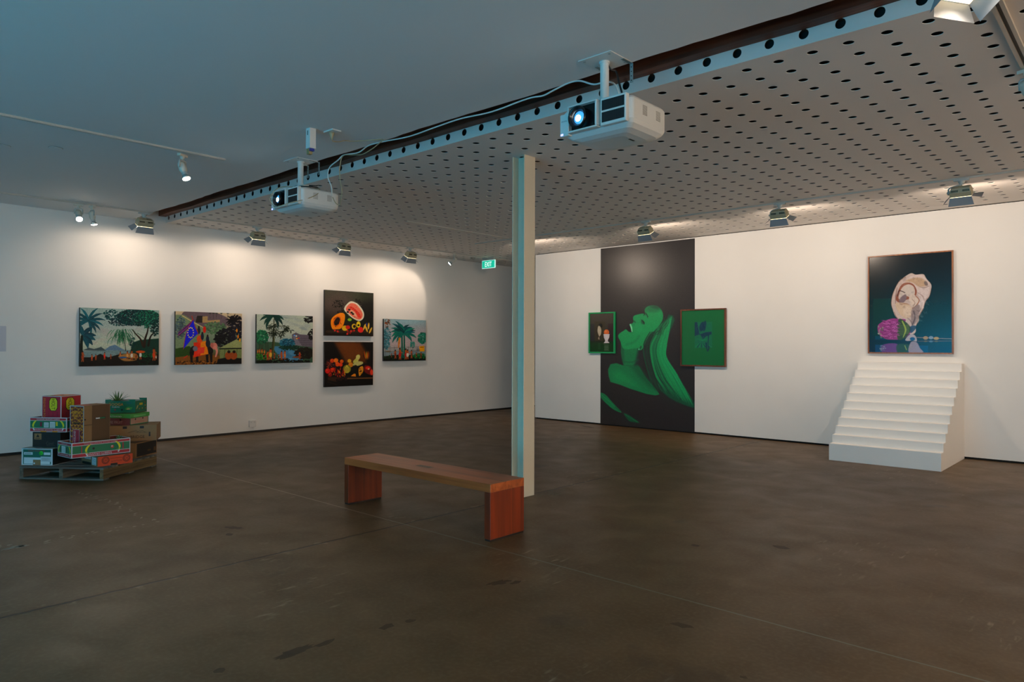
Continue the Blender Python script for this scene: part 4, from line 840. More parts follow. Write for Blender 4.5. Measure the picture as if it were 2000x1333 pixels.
# ------------------------------------------------------------------ projectors
def projector(loc, label, grp='ceiling projectors'):
    t = thing('ceiling_projector', label, 'projector', loc, 0, grp)     # origin at the ceiling plate centre
    z0 = loc[2]; top = 3.068 - z0; W_, D_2 = .27, .23; cx, cy = .06, .045
    m = MB(); m.box((-.13, -.12, -.006), (.13, .12, 0), WPLAST)
    for x in (-.1, .1):
        for y in (-.09, .09): m.lathe([(.009, -.0061), (.009, -.009), (0, -.010)], BRKT, 10, 'Z', (x, y, 0))
    m.build('ceiling_plate', t, bevel=.001)
    for x in (-.09, .12):
        m = MB(); m.box((x - .012, .03, -.009), (x + .012, .142, -.0061), BRKT); m.box((x - .012, .139, -.135), (x + .012, .142, -.0061), BRKT)
        for k in range(4): m.lathe([(.004, .1385), (.004, .1388)], DARK, 8, 'Y', (x, 0, -.03 - k * .03))
        m.build('angle_bracket', t)
    m = MB(); m.lathe([(.036, -.006), (.036, -.018), (.031, -.020), (.029, -.022), (.029, top + .03)], WPLAST, 24); m.build('pole', t)
    m = MB(); m.box((-.10, -.075, top + .004), (.10, .075, top + .018), BLACKP); m.box((-.05, -.05, top + .018), (.05, .05, top + .03), BLACKP); m.box((.105, -.02, top + .002), (.16, .03, top + .02), BLACKP); m.box((-.05, -.105, top + .001), (.03, -.076, top + .022), BLACKP); m.build('mounting_bracket', t, bevel=.003)
    # body: rounded footprint with bowl shaped underside, rounder at the rear
    def foot(sx, sy, r, n=7):
        pts = []
        for (qx, qy, a0, rr) in ((1, 1, 0, r * 1.6), (-1, 1, 90, r * 1.6), (-1, -1, 180, r * .5), (1, -1, 270, r * .7)):
            for k in range(n): a_ = R(a0 + 90 * k / (n - 1)); pts.append((cx + qx * (sx - rr) + rr * math.cos(a_), cy + qy * (sy - rr) + rr * math.sin(a_)))
        return pts
    rings = [(0, W_ - .025, D_2 - .025), (-.008, W_ - .008, D_2 - .008), (-.022, W_, D_2), (-.150, W_, D_2), (-.172, W_ - .012, D_2 - .012), (-.194, W_ - .04, D_2 - .04), (-.208, W_ - .09, D_2 - .08), (-.213, W_ - .14, D_2 - .12)]
    vs = []; n = 28
    for dz, sx, sy in rings:
        vs += [(x, y, top + dz) for x, y in foot(sx, sy, .055)]
    fs = [(i * n + k, (i + 1) * n + k, (i + 1) * n + (k + 1) % n, i * n + (k + 1) % n) for i in range(len(rings) - 1) for k in range(n)] + [tuple(range(n)), tuple(reversed([(len(rings) - 1) * n + k for k in range(n)]))]
    m = MB(); m.add(vs, fs, WPLAST, False)
    body = m.build('body', t, bevel=.002)
    yf = cy - D_2; xl = cx - W_
    # lens bay standing proud of the front
    bay = (xl + .075, xl + .310); z1, z2 = top + .004, top - .172
    m = MB()
    for a_, b_ in (((bay[0], z1), (bay[1], z1 - .010)), ((bay[0], z2 + .012), (bay[1], z2)), ((bay[0], z1 - .010), (bay[0] + .012, z2 + .012)), ((bay[1] - .016, z1 - .010), (bay[1], z2 + .012))):
        m.box((a_[0], yf - .045, a_[1]), (b_[0], yf - .0, b_[1]), WPLAST)
    m.build('lens_surround', t, bevel=.005, seg=3)
    m = MB(); m.box((bay[0] + .012, yf - .012, z1 - .010), (bay[1] - .016, yf - .0005, z2 + .012), mat('gloss_black', '#0a0c10', .2)); m.build('lens_bay', t)
    lc = (bay[0] + .088, 0, (z1 + z2) / 2)
    m = MB(); m.lathe([(.068, yf - .012), (.071, yf - .058), (.065, yf - .066), (.056, yf - .058), (.046, yf - .040), (.040, yf - .030), (0, yf - .028)], mat('lens_barrel_black', '#101216', .25), 32, 'Y', lc); lens = m.build('lens_barrel', t)
    m = MB(); m.lathe([(.0, yf - .050), (.024, yf - .046), (.041, yf - .034)], mat('lens_glass', '#1a3a5c', .05, emis=(.05, .35, .8), es=1.6, coat=1), 24, 'Y', lc); m.build('lens_glass', lens)
    m = MB(); m.lathe([(.0, yf - .0560), (.014, yf - .054), (.021, yf - .050)], mat('lens_light', '#ffffff', .1, emis=(.75, .95, 1), es=30), 20, 'Y', (lc[0] + .004, 0, lc[2] - .008)); m.build('projection_light', lens)
    # exhaust grille
    gx = (xl + .340, cx + W_ - .028)
    m = MB(); m.box((gx[0] - .012, yf - .030, z1 - .002), (gx[1] + .008, yf + .01, z2 + .0), WPLAST); m.build('grille_frame', t, bevel=.008, seg=3)
    for q in (0, 1):
        za = z1 - .018 - q * .076; m = MB(); m.box((gx[0], yf - .0315, za), (gx[1] - .004, yf - .0301, za - .064), mat('grille_black', '#0c0d0f', .7))
        for k in range(11): m.box((gx[0] + .004 + k * (gx[1] - gx[0] - .012) / 11, yf - .0322, za - .003), (gx[0] + .0055 + k * (gx[1] - gx[0] - .012) / 11, yf - .0316, za - .061), mat('grille_bars', '#1c1e22', .5))
        m.build('exhaust_grille', t, bevel=.0)
    # left shoulder with maker's name and indicator lights
    m = MB(); m.box((xl - .004, yf - .022, z1 - .035), (bay[0] - .003, yf + .02, z2 - .006), WPLAST); sh = m.build('front_shoulder', t, bevel=.008, seg=3)
    m = MB(); m.text('EPSON', .045, .009, frameM((xl + .034, yf - .0222, (z1 + z2) / 2 + .004), (1, 0, 0), (0, 0, 1)), mat('logo_grey', '#3c444c', .5)); m.build('lettering', sh)
    m = MB()
    for q in (0, 1): m.box((xl + .004 + q * .012, yf - .0226, z2 + .000), (xl + .012 + q * .012, yf - .022, z2 + .012), mat('indicator_blue', '#5a60ff', .3, emis=(.25, .25, 1), es=5))
    m.build('indicator_light', sh)
    xr_ = cx + W_ + .0004
    for gy in (cy - .10, cy + .06):
        m = MB()
        for i in range(9):
            for j in range(8): m.box((xr_ - .0006, gy + i * .006, top - .045 - j * .008), (xr_ + .0004, gy + i * .006 + .003, top - .049 - j * .008), mat('vent_holes', '#5a5c58', .7))
        m.build('side_vent', t)
    m = MB(); m.box((cx + W_ - .16, cy - .02, top - .2140), (cx + W_ - .145, cy + .04, top - .208), BLACKP); m.build('underside_slot', t)
    return t
projector((-2.725, 3.895, 3.405), 'white ceiling projector on a pole, nearer one at upper right')
projector((-6.540, 3.925, 3.405), 'white ceiling projector with a tangle of cables on top, farther one at left')

def cable(name, pts, r, mt, label, grp=None):
    m = MB(); m.tube(smooth_open([Vector(p) for p in pts], 6) if 0 else [Vector(q) for q in smooth_open([tuple(p) for p in pts], 6)], r, mt, 8); return tag(m.build(name), label, 'cable', grp)
WC = mat('white_cable', '#d8dcda', .45); BC = mat('beige_cable', '#a89c7c', .5); KC = mat('black_cable', '#0d0d0e', .45)
cable('power_cable', [(-2.66, 4.0, 3.10), (-2.68, 4.0, 3.195), (-2.71, 3.99, 3.273), (-2.79, 3.995, 3.31), (-2.888, 4.0, 3.318), (-3.008, 4.0, 3.372), (-3.112, 4.0, 3.382), (-3.25, 4.0, 3.363), (-3.35, 4.0, 3.348), (-3.50, 4.0, 3.361), (-3.875, 4.0, 3.345), (-4.225, 4.0, 3.366), (-4.54, 4.0, 3.36), (-4.88, 4.0, 3.35), (-5.246, 4.0, 3.375), (-5.48, 4.0, 3.382), (-5.64, 4.0, 3.345), (-5.878, 4.0, 3.364), (-5.95, 3.98, 3.322), (-6.08, 3.97, 3.27), (-6.11, 3.97, 3.182), (-6.05, 3.97, 3.08), (-6.08, 4.0, 2.99)], .006, WC, 'long white cable looping along the ceiling edge between the two projectors')
cable('data_cable', [(-5.235, 3.985, 3.385), (-5.40, 3.99, 3.339), (-5.56, 3.99, 3.312), (-5.70, 3.99, 3.332), (-5.88, 3.99, 3.354), (-5.915, 3.98, 3.257), (-5.915, 3.98, 3.131), (-5.88, 3.98, 3.015), (-5.93, 4.0, 2.925), (-6.01, 4.05, 2.90), (-6.10, 4.06, 2.93), (-6.16, 4.06, 3.0)], .0045, BC, 'thin grey green cable drooping down beside the farther projector')
cable('black_projector_cable', [(-2.71, 3.90, 3.385), (-2.69, 3.92, 3.345), (-2.67, 3.95, 3.335), (-2.645, 3.95, 3.25), (-2.615, 3.95, 3.15), (-2.60, 3.94, 3.085)], .007, KC, 'black cable curving down from the pole to the nearer projector')
cable('tangled_projector_cable', [(-6.44, 3.88, 3.10), (-6.50, 3.72, 3.10), (-6.53, 3.63, 3.05), (-6.55, 3.59, 2.96), (-6.46, 3.58, 2.885), (-6.45, 3.60, 2.87), (-6.26, 3.66, 2.90), (-6.215, 3.80, 2.95), (-6.21, 3.92, 3.02), (-6.27, 3.97, 3.09), (-6.40, 3.95, 3.10)], .004, BC, 'thin cable looping across the front of the farther projector')
cable('black_bundled_cable', [(-6.50, 3.82, 3.098), (-6.42, 3.80, 3.105), (-6.34, 3.84, 3.10), (-6.27, 3.90, 3.095), (-6.30, 3.98, 3.10), (-6.42, 3.98, 3.115), (-6.38, 3.88, 3.12), (-6.28, 3.96, 3.115)], .005, KC, 'black bundled cable lying on top of the farther projector')
m = MB(); m.tube([(-6.46, 3.85, 3.103), (-6.40, 3.87, 3.112), (-6.34, 3.90, 3.105)], [.018, .024, .018], WPLAST2, 12); tag(m.build('cable_adapter'), 'pale cable adapter among the wires on the farther projector', 'adapter')

# ------------------------------------------------------------------ ceiling outlet, hanging box, detector, exit sign, wall socket
t = thing('ceiling_outlet', 'white ceiling power outlet with a plug in it, left of the beam', 'socket', (-5.40, 3.56, CZ))
m = MB(); m.box((-.085, -.045, -.012), (.06, .045, 0), WPLAST); m.build('outlet_plate', t, bevel=.002)
m = MB(); m.lathe([(.022, -.012), (.022, -.03), (.012, -.05), (.009, -.075), (.0, -.076)], BC, 14, 'Z', (-.02, .0, 0)); m.build('plug', t)
cable('outlet_cable', [(-5.42, 3.56, 3.335), (-5.425, 3.58, 3.32), (-5.46, 3.66, 3.34), (-5.49, 3.745, 3.375), (-5.475, 3.83, 3.385), (-5.35, 3.90, 3.385), (-5.24, 3.98, 3.39)], .0045, BC, 'beige cable running from the ceiling outlet to the beam')
t = thing('ceiling_sensor_box', 'small white box hanging from the ceiling with a blue connector below', 'box', (-5.50, 3.40, CZ))
m = MB(); m.box((-.032, -.03, -.175), (.032, .03, 0), WPLAST); m.box((-.010, -.0306, -.06), (.004, -.03, -.02), mat('slot_grey', '#4c5654', .6)); m.build('housing', t, bevel=.003)
m = MB(); m.box((-.024, -.02, -.20), (.028, .02, -.1751), mat('blue_connector', '#1a2f8c', .4)); m.build('connector', t, bevel=.003)
m = MB(); m.box((-.03, -.024, -.225), (.008, .012, -.176), mat('yellowed_tab', '#8f8458', .6)); m.build('tab', t, bevel=.002)
t = thing('smoke_detector', 'small round smoke detector on the ceiling left of the exit sign', 'detector', (-10.95, 10.75, H))
m = MB(); m.lathe([(.055, 0), (.055, -.012), (.045, -.03), (0, -.034)], mat('detector_grey', '#8c8880', .5), 20); m.build('cover', t)
t = thing('exit_sign', 'green illuminated sign reading EXIT hanging from the perforated ceiling', 'sign', (-10.652, 10.93, 3.177))
m = MB(); m.box((-.195, -.012, 0), (.195, .012, .172), mat('sign_edge', '#dfeee8', .3, emis=(.5, .95, .85), es=.8)); m.build('sign_panel', t, bevel=.002)
m = MB(); m.box((-.186, -.0135, .010), (.183, -.0121, .163), mat('sign_green', '#0a9c7c', .4, emis=(.0, .42, .28), es=1.0)); f_ = m.build('sign_face', t)
m = MB(); m.text('EXIT', .20, .10, frameM((0, -.0137, .085), (1, 0, 0), (0, 0, 1)), mat('sign_white', '#ffffff', .4, emis=(.8, 1, .95), es=1.1)); m.build('lettering', f_)
m = MB(); m.box((-.17, -.03, .180), (.17, .03, .2345), mat('sign_body', '#9aa09a', .5)); m.box((-.15, -.01, .17), (.15, .01, .181), mat('sign_body', '#9aa09a', .5)); m.build('sign_housing', t, bevel=.002)
t = thing('wall_socket', 'white power socket low on the left wall', 'socket', (XL, 6.003, .10))
m = MB(); m.box((.0005, -.062, 0), (.035, .062, .115), mat('socket_white', '#dedad4', .4)); m.build('socket_box', t, bevel=.004)
m = MB(); 
for y in (-.03, .03): m.box((.035, y - .008, .075), (.0365, y + .008, .092), mat('socket_switch', '#c4c0ba', .4))
m.build('rocker_switch', t)
for k, (x, y) in enumerate(((-8.17, 1.72), (-7.88, 2.08))):
    t = thing('ceiling_cover_ring', 'faint round cover plate on the plain ceiling, ' + ('at the left edge' if k == 0 else 'nearer the single spotlight'), 'cover', (x, y, CZ), 0, 'faint ceiling cover plates')
    m = MB(); m.lathe([(.058, 0), (.058, -.003), (.054, -.0035), (0, -.0035)], CEILW, 28); m.lathe([(.0581, 0), (.0605, 0), (.0605, -.002), (.0581, -.002)], mat('ring_shadow_gap', '#6a625a', .8), 28); m.build('cover', t)

# projected pictures on the rear wall behind the camera (what the projectors throw)
for k, x in enumerate((-1.2, -4.5)):
    m = MB(); m.box((x - 1.5, -4.499, .06), (x + 1.5, -4.495, 2.1), mat('projected_video', '#101418', .8, emis=(.02, .36, .60), es=VIDEO))
    tag(m.build('projected_video'), 'projected teal video on the rear wall, ' + ('opposite the nearer projector' if k == 0 else 'opposite the farther projector'), 'projection', 'projected videos')

# ------------------------------------------------------------------ pallet
PW = wood('grey_pallet_wood', '#4a443a', '#77705f', 1, 2, .85, .7); PW2 = wood('brown_pallet_wood', '#4a3c26', '#7c6844', 1, 2, .85, .7); PWx = wood('grey_pallet_board', '#4a4a44', '#74736a', 0, 2, .85, .7)
ang = math.atan2(.598, .801)     # local x = away from viewer-left corner toward right corner
OX, OY = -8.606, 2.758; U = Vector((-.801, -.598, 0)); V = Vector((-.598, .801, 0))
t = thing('wooden_pallet', 'weathered wooden pallet carrying the fruit cartons', 'pallet', (OX, OY, 0), math.atan2(V.y, V.x) - math.pi / 2)
# local: +y = V (away), -x = U (left)
for k, x in enumerate((0, -.48, -.952)):
    m = MB(); m.box((x - .045, 0, .018), (x, .985, .122), PW2 if k == 0 else PW); m.build('stringer', t, bevel=.002)
for k in range(7):
    y = k * .147; m = MB(); m.box((-.998, y, .1221), (.001, min(y + .105, .985), .14), PWx); m.build('top_board', t, bevel=.002)
for k in range(3):
    y = k * .44; m = MB(); m.box((-.998, y, 0), (.001, y + .1, .0179), PWx); m.build('bottom_board', t, bevel=.002)

# ------------------------------------------------------------------ cartons
KR = mat('kraft_card', '#8a6a45', .8, noise=.12, nscale=4); KRD = mat('kraft_card_dark', '#5e452c', .85, noise=.12, nscale=4); WCARD = mat('white_card', '#c9ced0', .6)
RED = mat('carton_red', '#a81f2c', .55); GRN = mat('carton_green', '#0f6b45', .55); TEAL = mat('carton_teal', '#12604f', .55); YEL = mat('carton_yellow', '#d9d020', .5); MAG = mat('carton_magenta', '#ac1a34', .5); ORG = mat('carton_orange', '#e08a18', .5)
ORR = mat('carton_orange_red', '#c8401a', .55); INK = mat('carton_ink', '#15120f', .7); LGT = mat('carton_label_white', '#cfd6d8', .6); PUR = mat('carton_purple', '#74182c', .55); BLK = mat('carton_black', '#17130f', .6); LGRN = mat('carton_light_green', '#3f9440', .55); GYEL = mat('carton_gold', '#d8b81c', .5)
class Carton:
    def __init__(s, label, P, yaw, Rl, Ll, h, side, top=None, base=KRD, open_=False, name='fruit_carton', cat='box', inner=None, left=None):
        s.R, s.L, s.h = Rl, Ll, h; s.t = thing(name, label, cat, P, R(yaw), 'fruit cartons heaped on the pallet'); s.m = MB(); m = s.m; th = .006; left = left or side
        if open_:
            m.box((0, 0, 0), (Rl, Ll, th), base); m.box((0, 0, th), (th, Ll, h), left); m.box((Rl - th, 0, th), (Rl, Ll, h), side); m.box((th, 0, th), (Rl - th, th, h), side); m.box((th, Ll - th, th), (Rl - th, Ll, h), side)
            inner = inner or KRD; e = .0005
            m.quad([(th + e, th + e, h - .004), (th + e, Ll - th - e, h - .004), (th + e, Ll - th - e, th), (th + e, th + e, th)], inner); m.quad([(Rl - th - e, th, h - .004), (Rl - th - e, Ll - th, h - .004), (Rl - th - e, Ll - th, th), (Rl - th - e, th, th)], inner)
            m.quad([(th, th + e, h - .004), (Rl - th, th + e, h - .004), (Rl - th, th + e, th), (th, th + e, th)], inner); m.quad([(th, Ll - th - e, h - .004), (Rl - th, Ll - th - e, h - .004), (Rl - th, Ll - th - e, th), (th, Ll - th - e, th)], inner)
        else:
            m.box((0, 0, 0), (Rl, Ll, h - .001), side); 
            if left is not side: m.quad([(-.0003, 0, 0), (-.0003, 0, h - .001), (-.0003, Ll, h - .001), (-.0003, Ll, 0)], left)
            if top: m.quad([(0, 0, h - .0005), (Rl, 0, h - .0005), (Rl, Ll, h - .0005), (0, Ll, h - .0005)], top)
    def pt(s, f, u, v, lay=1):      # f 'l' left face, 'r' right face, 't' top; u,v in 0..1
        e = .0007 * lay
        return {'l': (-e, s.L * (1 - u), s.h * v), 'r': (s.R * u, -e, s.h * v), 't': (s.R * v, s.L * (1 - u), s.h + e)}[f]
    def rect(s, f, u0, v0, u1, v1, mt, lay=1): s.m.quad([s.pt(f, u0, v0, lay), s.pt(f, u1, v0, lay), s.pt(f, u1, v1, lay), s.pt(f, u0, v1, lay)], mt)
    def pol(s, f, pts, mt, lay=1): s.m.quad([s.pt(f, u, v, lay) for u, v in pts], mt)
    def size(s, f): return {'l': (s.L, s.h), 'r': (s.R, s.h), 't': (s.L, s.R)}[f]
    def circ(s, f, u, v, r, mt, lay=1, n=16):
        W, Hh = s.size(f); s.pol(f, [(u + r / W * math.cos(2 * math.pi * k / n), v + r / Hh * math.sin(2 * math.pi * k / n)) for k in range(n)], mt, lay)
    def border(s, f, w, mt, lay=1):
        W, Hh = s.size(f); a, b = w / W, w / Hh
        s.rect(f, 0, 0, 1, b, mt, lay); s.rect(f, 0, 1 - b, 1, 1, mt, lay); s.rect(f, 0, b, a, 1 - b, mt, lay); s.rect(f, 1 - a, b, 1, 1 - b, mt, lay)
    def ribbon(s, f, pts, w, mt, lay=2):    # pts in metres from the face's lower left
        W, Hh = s.size(f); P = smooth_open(pts, 4); n = len(P); ws = np.interp(np.linspace(0, 1, n), np.linspace(0, 1, len(w)), w); a_ = []; b_ = []
        for i, (x, y) in enumerate(P):
            x2, y2 = P[min(i + 1, n - 1)]; x1, y1 = P[max(i - 1, 0)]; l = math.hypot(x2 - x1, y2 - y1) + 1e-9; nx, ny = -(y2 - y1) / l, (x2 - x1) / l
            q = lambda t: min(max(t, .002), 10)
            a_.append((min(max((x + nx * ws[i]) / W, .02), .98), min(max((y + ny * ws[i]) / Hh, .02), .98))); b_.append((min(max((x - nx * ws[i]) / W, .02), .98), min(max((y - ny * ws[i]) / Hh, .02), .98)))
        for i in range(n - 1): s.pol(f, [a_[i], b_[i], b_[i + 1], a_[i + 1]], mt, lay)
    def text(s, f, txt, u, v, w, h, mt, rot=0, lay=3):
        c = s.pt(f, u, v, lay); rt = Vector((0, -1, 0)) if f == 'l' else Vector((1, 0, 0)); up = Vector((0, 0, 1))
        x, y = {0: (rt, up), 180: (-rt, -up), -90: (-up, rt), 90: (up, -rt)}[rot]
        s.m.text(txt, w, h, frameM(c, x, y), mt, depth=0)
    def banana(s, f, x, y, sc, mir=1):
        s.ribbon(f, [(x + mir * .035 * sc, y + .045 * sc), (x + mir * .005 * sc, y + .02 * sc), (x - mir * .012 * sc, y - .015 * sc), (x - mir * .005 * sc, y - .05 * sc)], [.002 * sc, .010 * sc, .011 * sc, .004 * sc], YEL, 3)
        s.ribbon(f, [(x - mir * .012 * sc, y - .05 * sc), (x + mir * .004 * sc, y - .075 * sc)], [.006 * sc, .008 * sc], LGT, 3)
        s.ribbon(f, [(x - mir * .025 * sc, y - .03 * sc), (x + mir * .02 * sc, y - .045 * sc)], [.003, .006], LGRN, 3)
    def done(s, bevel=.0): return s.m.build('carton_body', s.t, bevel=bevel)

# A: white and green carton with number sticker
c = Carton('low white and green carton with round green 12 sticker, front left', (-9.203, 2.427, .1405), 127, .45, .375, .188, WCARD, WCARD, left=WCARD)
c.rect('l', .05, .06, .95, .94, TEAL, 1); c.rect('l', .08, .62, .36, .77, LGT, 2); c.rect('l', .72, .62, .93, .77, LGT, 2); c.rect('l', .08, .08, .92, .46, LGT, 2); c.rect('l', .62, .22, .96, .52, mat('carton_label_grey', '#b9c2c8', .6), 3)
c.text('l', 'BANANA KING', .48, .855, .20, .014, RED, 180, 3)
for k in range(4): c.rect('l', .10, .645 + k * .025, .34 - .03 * (k % 2), .655 + k * .025, INK, 3); c.rect('l', .66, .27 + k * .05, .92 - .06 * (k % 2), .28 + k * .05, INK, 4)
c.rect('r', .0, .02, 1, .98, BLK, 1); c.border('t', .02, TEAL, 1); c.ribbon('t', [(.05, .03), (.12, .05), (.2, .03), (.32, .05)], [.01, .012, .01], RED); c.ribbon('t', [(.2, .07), (.3, .06), (.36, .08)], [.01, .01, .008], LGRN)
b_ = c.done()
m = MB(); e = -.004; cy_ = c.L * .36; m.lathe([(.024, -.0042), (.024, -.0030)], mat('sticker_green', '#28c832', .5), 24, 'X', (0, c.L * .365, .136)); m.text('12', .024, .018, frameM((-.0046, c.L * .365, .136), (0, -1, 0), (0, 0, 1)), INK, depth=0); st = m.build('sticker', c.t); st['label'] = 'round green sticker numbered 12'
m = MB(); m.box((-.004, c.L * .38, .0), (-.0022, c.L * .62, .062), KR); m.box((-.0046, c.L * .56, .012), (-.004, c.L * .60, .03), LGT); m.build('flap', c.t)
# B
c = Carton('black carton with small recycling label, stacked on the number 12 carton', (-9.245, 2.514, .3305), 127, .30, .339, .172, KR, KRD, left=BLK)
c.rect('l', .03, .02, 1, .98, BLK, 1); c.rect('l', .06, .50, .32, .90, KR, 2); c.pol('l', [(.13, .66), (.25, .66), (.19, .86)], INK, 3); c.rect('l', .10, .56, .28, .59, INK, 3); c.text('l', 'Cool', .62, .26, .09, .035, mat('dim_grey_print', '#4a4640', .6)); c.rect('l', .50, .10, .8, .12, mat('dim_grey_print', '#4a4640', .6), 3)
c.rect('r', 0, 0, 1, 1, BLK, 1); c.done()
# C open banana tray
def rabbits(c, faces=('l', 'r')):
    for f in faces:
        W, Hh = c.size(f); c.rect(f, 0, 0, 1, 1, WCARD, 1); a = .008 / W
        c.rect(f, a, .80, 1 - a, .95, RED, 2); c.rect(f, a, .04, 1 - a, .24, RED, 2); c.rect(f, a, .27, 1 - a, .77, GRN, 2)
c = Carton('open red and green banana tray holding the tall magenta carton', (-9.190, 2.560, .5035), 127, .40, .452, .165, WCARD, None, RED, True, inner=PUR)
rabbits(c); c.text('l', 'RABBITS ORGANIC BANANAS', .5, .875, .28, .012, WCARD, 180, 4); c.text('l', 'RABBITS ORGANIC BANANAS', .5, .14, .33, .014, WCARD, 180, 4); c.banana('l', .055, .09, .95, 1); c.banana('l', c.L - .05, .09, .95, -1)
c.rect('l', .28, .38, .34, .68, PUR, 3); c.rect('l', .71, .42, .76, .70, GYEL, 3); c.rect('l', .39, .32, .52, .66, LGT, 3); c.rect('l', .55, .30, .69, .70, LGT, 3)
for k in range(6): c.rect('l', .40, .36 + k * .045, .51, .375 + k * .045, TEAL, 4); c.rect('l', .56, .34 + k * .055, .68, .355 + k * .055, TEAL, 4)
c.rect('l', .30, .0, .46, .07, ORG, 5); c.rect('l', .62, .0, .76, .07, ORG, 5); c.done()
# D tall magenta carton
c = Carton('tall magenta and red potato carton with yellow octagons, top of the heap at left', (-9.345, 2.545, .511), 122, .295, .255, .395, RED, None, left=MAG)
c.border('l', .007, WCARD, 1); c.border('r', .007, WCARD, 1)
def octa(f, u, v, w, h):
    W, Hh = c.size(f); o = [(-.5, -.28), (-.28, -.5), (.28, -.5), (.5, -.28), (.5, .28), (.28, .5), (-.28, .5), (-.5, .28)]
    c.pol(f, [(u + x * w / W, v + y * h / Hh) for x, y in o], INK, 2); c.pol(f, [(u + x * (w - .014) / W, v + y * (h - .014) / Hh) for x, y in o], YEL, 3)
    c.text(f, 'HOLT', u, v, h * .78, w * .42, INK, -90, 4)
octa('l', .60, .76, .115, .155); octa('l', .58, .10, .115, .155); octa('r', .44, .76, .13, .15)
c.text('l', 'PREMIUM POTATOES', .13, .48, .36, .030, ORG, -90, 3); c.text('l', 'NATURE', .36, .42, .10, .022, PUR, -90, 3); c.text('l', 'FRESH', .58, .42, .08, .02, PUR, -90, 3); c.text('l', 'FIRST', .80, .42, .09, .022, PUR, -90, 3); c.text('r', 'PREM', .84, .50, .12, .035, ORG, -90, 3); c.text('r', 'BEST', .25, .40, .09, .03, PUR, -90, 3)
c.rect('t', 0, 0, 1, 1, RED, 1); c.border('t', .008, WCARD, 2); c.pol('t', [(.2, .3), (.75, .2), (.85, .75), (.4, .85)], ORG, 3); c.pol('t', [(.1, .1), (.3, .08), (.35, .3), (.12, .3)], YEL, 4); c.pol('t', [(.5, .4), (.65, .4), (.62, .55), (.5, .55)], INK, 4); c.done()
# H orange tray under G
c = Carton('low orange red tray with brown end, below the long banana tray', (-8.738, 2.740, .1405), 96, .381, .40, .108, ORR, KRD, left=KR)
c.rect('l', .20, .62, .58, .96, LGT, 2); c.rect('l', .66, .12, .92, .90, LGT, 2)
for k in range(5): c.rect('l', .68, .2 + k * .13, .9, .23 + k * .13, INK, 3); c.rect('l', .22 + k * .07, .66, .24 + k * .07, .94, INK, 3)
c.rect('l', .05, .03, .62, .30, BLK, 2)
for u in (.22, .82):
    for r_, mt in ((.042, INK), (.036, ORR), (.030, INK), (.024, ORR)): c.circ('r', u, .58, r_, mt, 2 + (.042 - r_) * 160)
    c.text('r', 'OK', u, .58, .03, .026, INK, 0, 6)
c.text('r', 'HOLLOCK', .53, .40, .12, .018, INK, 180, 3); c.rect('r', .36, .0, .56, .20, BLK, 3); c.rect('r', .34, .70, .70, .73, INK, 3); c.done()
# G long open banana tray
c = Carton('long open red and green banana tray at the front of the heap', (-8.81, 2.503, .2505), 96, .627, .355, .168, WCARD, None, RED, True, inner=mat('tray_inner_red', '#6a2a22', .7))
rabbits(c); c.text('r', 'RABBITS ORGANIC', .46, .14, .26, .022, WCARD, 180, 4) ; c.text('r', 'RABBITS ORGANIC BANANAS KEEP COOL', .48, .875, .36, .009, WCARD, 180, 4); c.text('l', 'RABBITS ORGANIC', .5, .14, .22, .012, WCARD, 180, 4); c.text('l', 'BANANAS', .5, .875, .14, .010, WCARD, 180, 4)
c.banana('r', .16, .09, 1.05, 1); c.banana('r', .495, .10, 1.05, -1); c.banana('l', .04, .09, .9, 1); c.banana('l', .315, .09, .9, -1)
c.circ('r', .36, .52, .013, BLK, 3); c.circ('r', .68, .52, .018, ORR, 3); c.circ('r', .675, .55, .008, WCARD, 4); c.rect('r', .155, .27, .170, .75, MAG, 3); c.rect('r', .86, .30, .88, .74, MAG, 3)
c.rect('l', .30, .28, .58, .72, LGT, 3); c.rect('l', .22, .36, .27, .66, BLK, 3); c.rect('l', .64, .36, .69, .66, BLK, 3)
for k in range(6): c.rect('l', .32, .33 + k * .06, .56, .345 + k * .06, TEAL, 4)
c.done()
# E tall swirl carton standing in G
SW = mat('swirl_orange', '#dd8a1a', .5); SWB = mat('swirl_maroon', '#6e1c22', .5)
c = Carton('tall narrow carton standing on end with orange swirls and plain brown side', (-8.925, 2.655, .257), 112, .335, .215, .555, KRD, None, left=WCARD)
random.seed(21); c.rect('l', .035, .015, .965, .985, SWB, 1)
for row in range(17):
    for col_ in range(4):
        x = .03 + col_ * .052 + (row % 2) * .02; y = .03 + row * .031; s_ = random.choice((-1, 1)); 
        if .10 < y < .27 and .045 < x < .165: continue
        c.ribbon('l', [(x - .022, y - .012 * s_), (x - .008, y + .010 * s_), (x + .010, y + .008 * s_), (x + .020, y - .010 * s_)], [.001, .0068, .0068, .001], SW, 2)
c.ribbon('l', [(.10 + .042 * math.cos(t), .45 + .042 * math.sin(t)) for t in np.linspace(0, 5, 9)], [.002, .006, .006, .002], SW, 3); c.ribbon('l', [(.10 + .022 * math.cos(t), .45 + .022 * math.sin(t)) for t in np.linspace(2, 7, 9)], [.002, .005, .005, .002], SW, 3)
c.rect('l', .22, .19, .70, .52, WCARD, 3); c.rect('l', .235, .195, .685, .515, MAG, 4); c.text('l', 'LAKELAND', .37, .355, .15, .028, WCARD, 90, 5); c.text('l', 'FARMING', .58, .355, .14, .024, PUR, 90, 5)
for v in (.645, .05): c.rect('l', .24, v - .012, .72, v + .012, BLK, 6)
c.rect('r', .0, .0, .30, 1, KR, 1); c.rect('r', .0, .60, .30, .61, BLK, 2); c.rect('r', .98, 0, 1, 1, KR, 1)
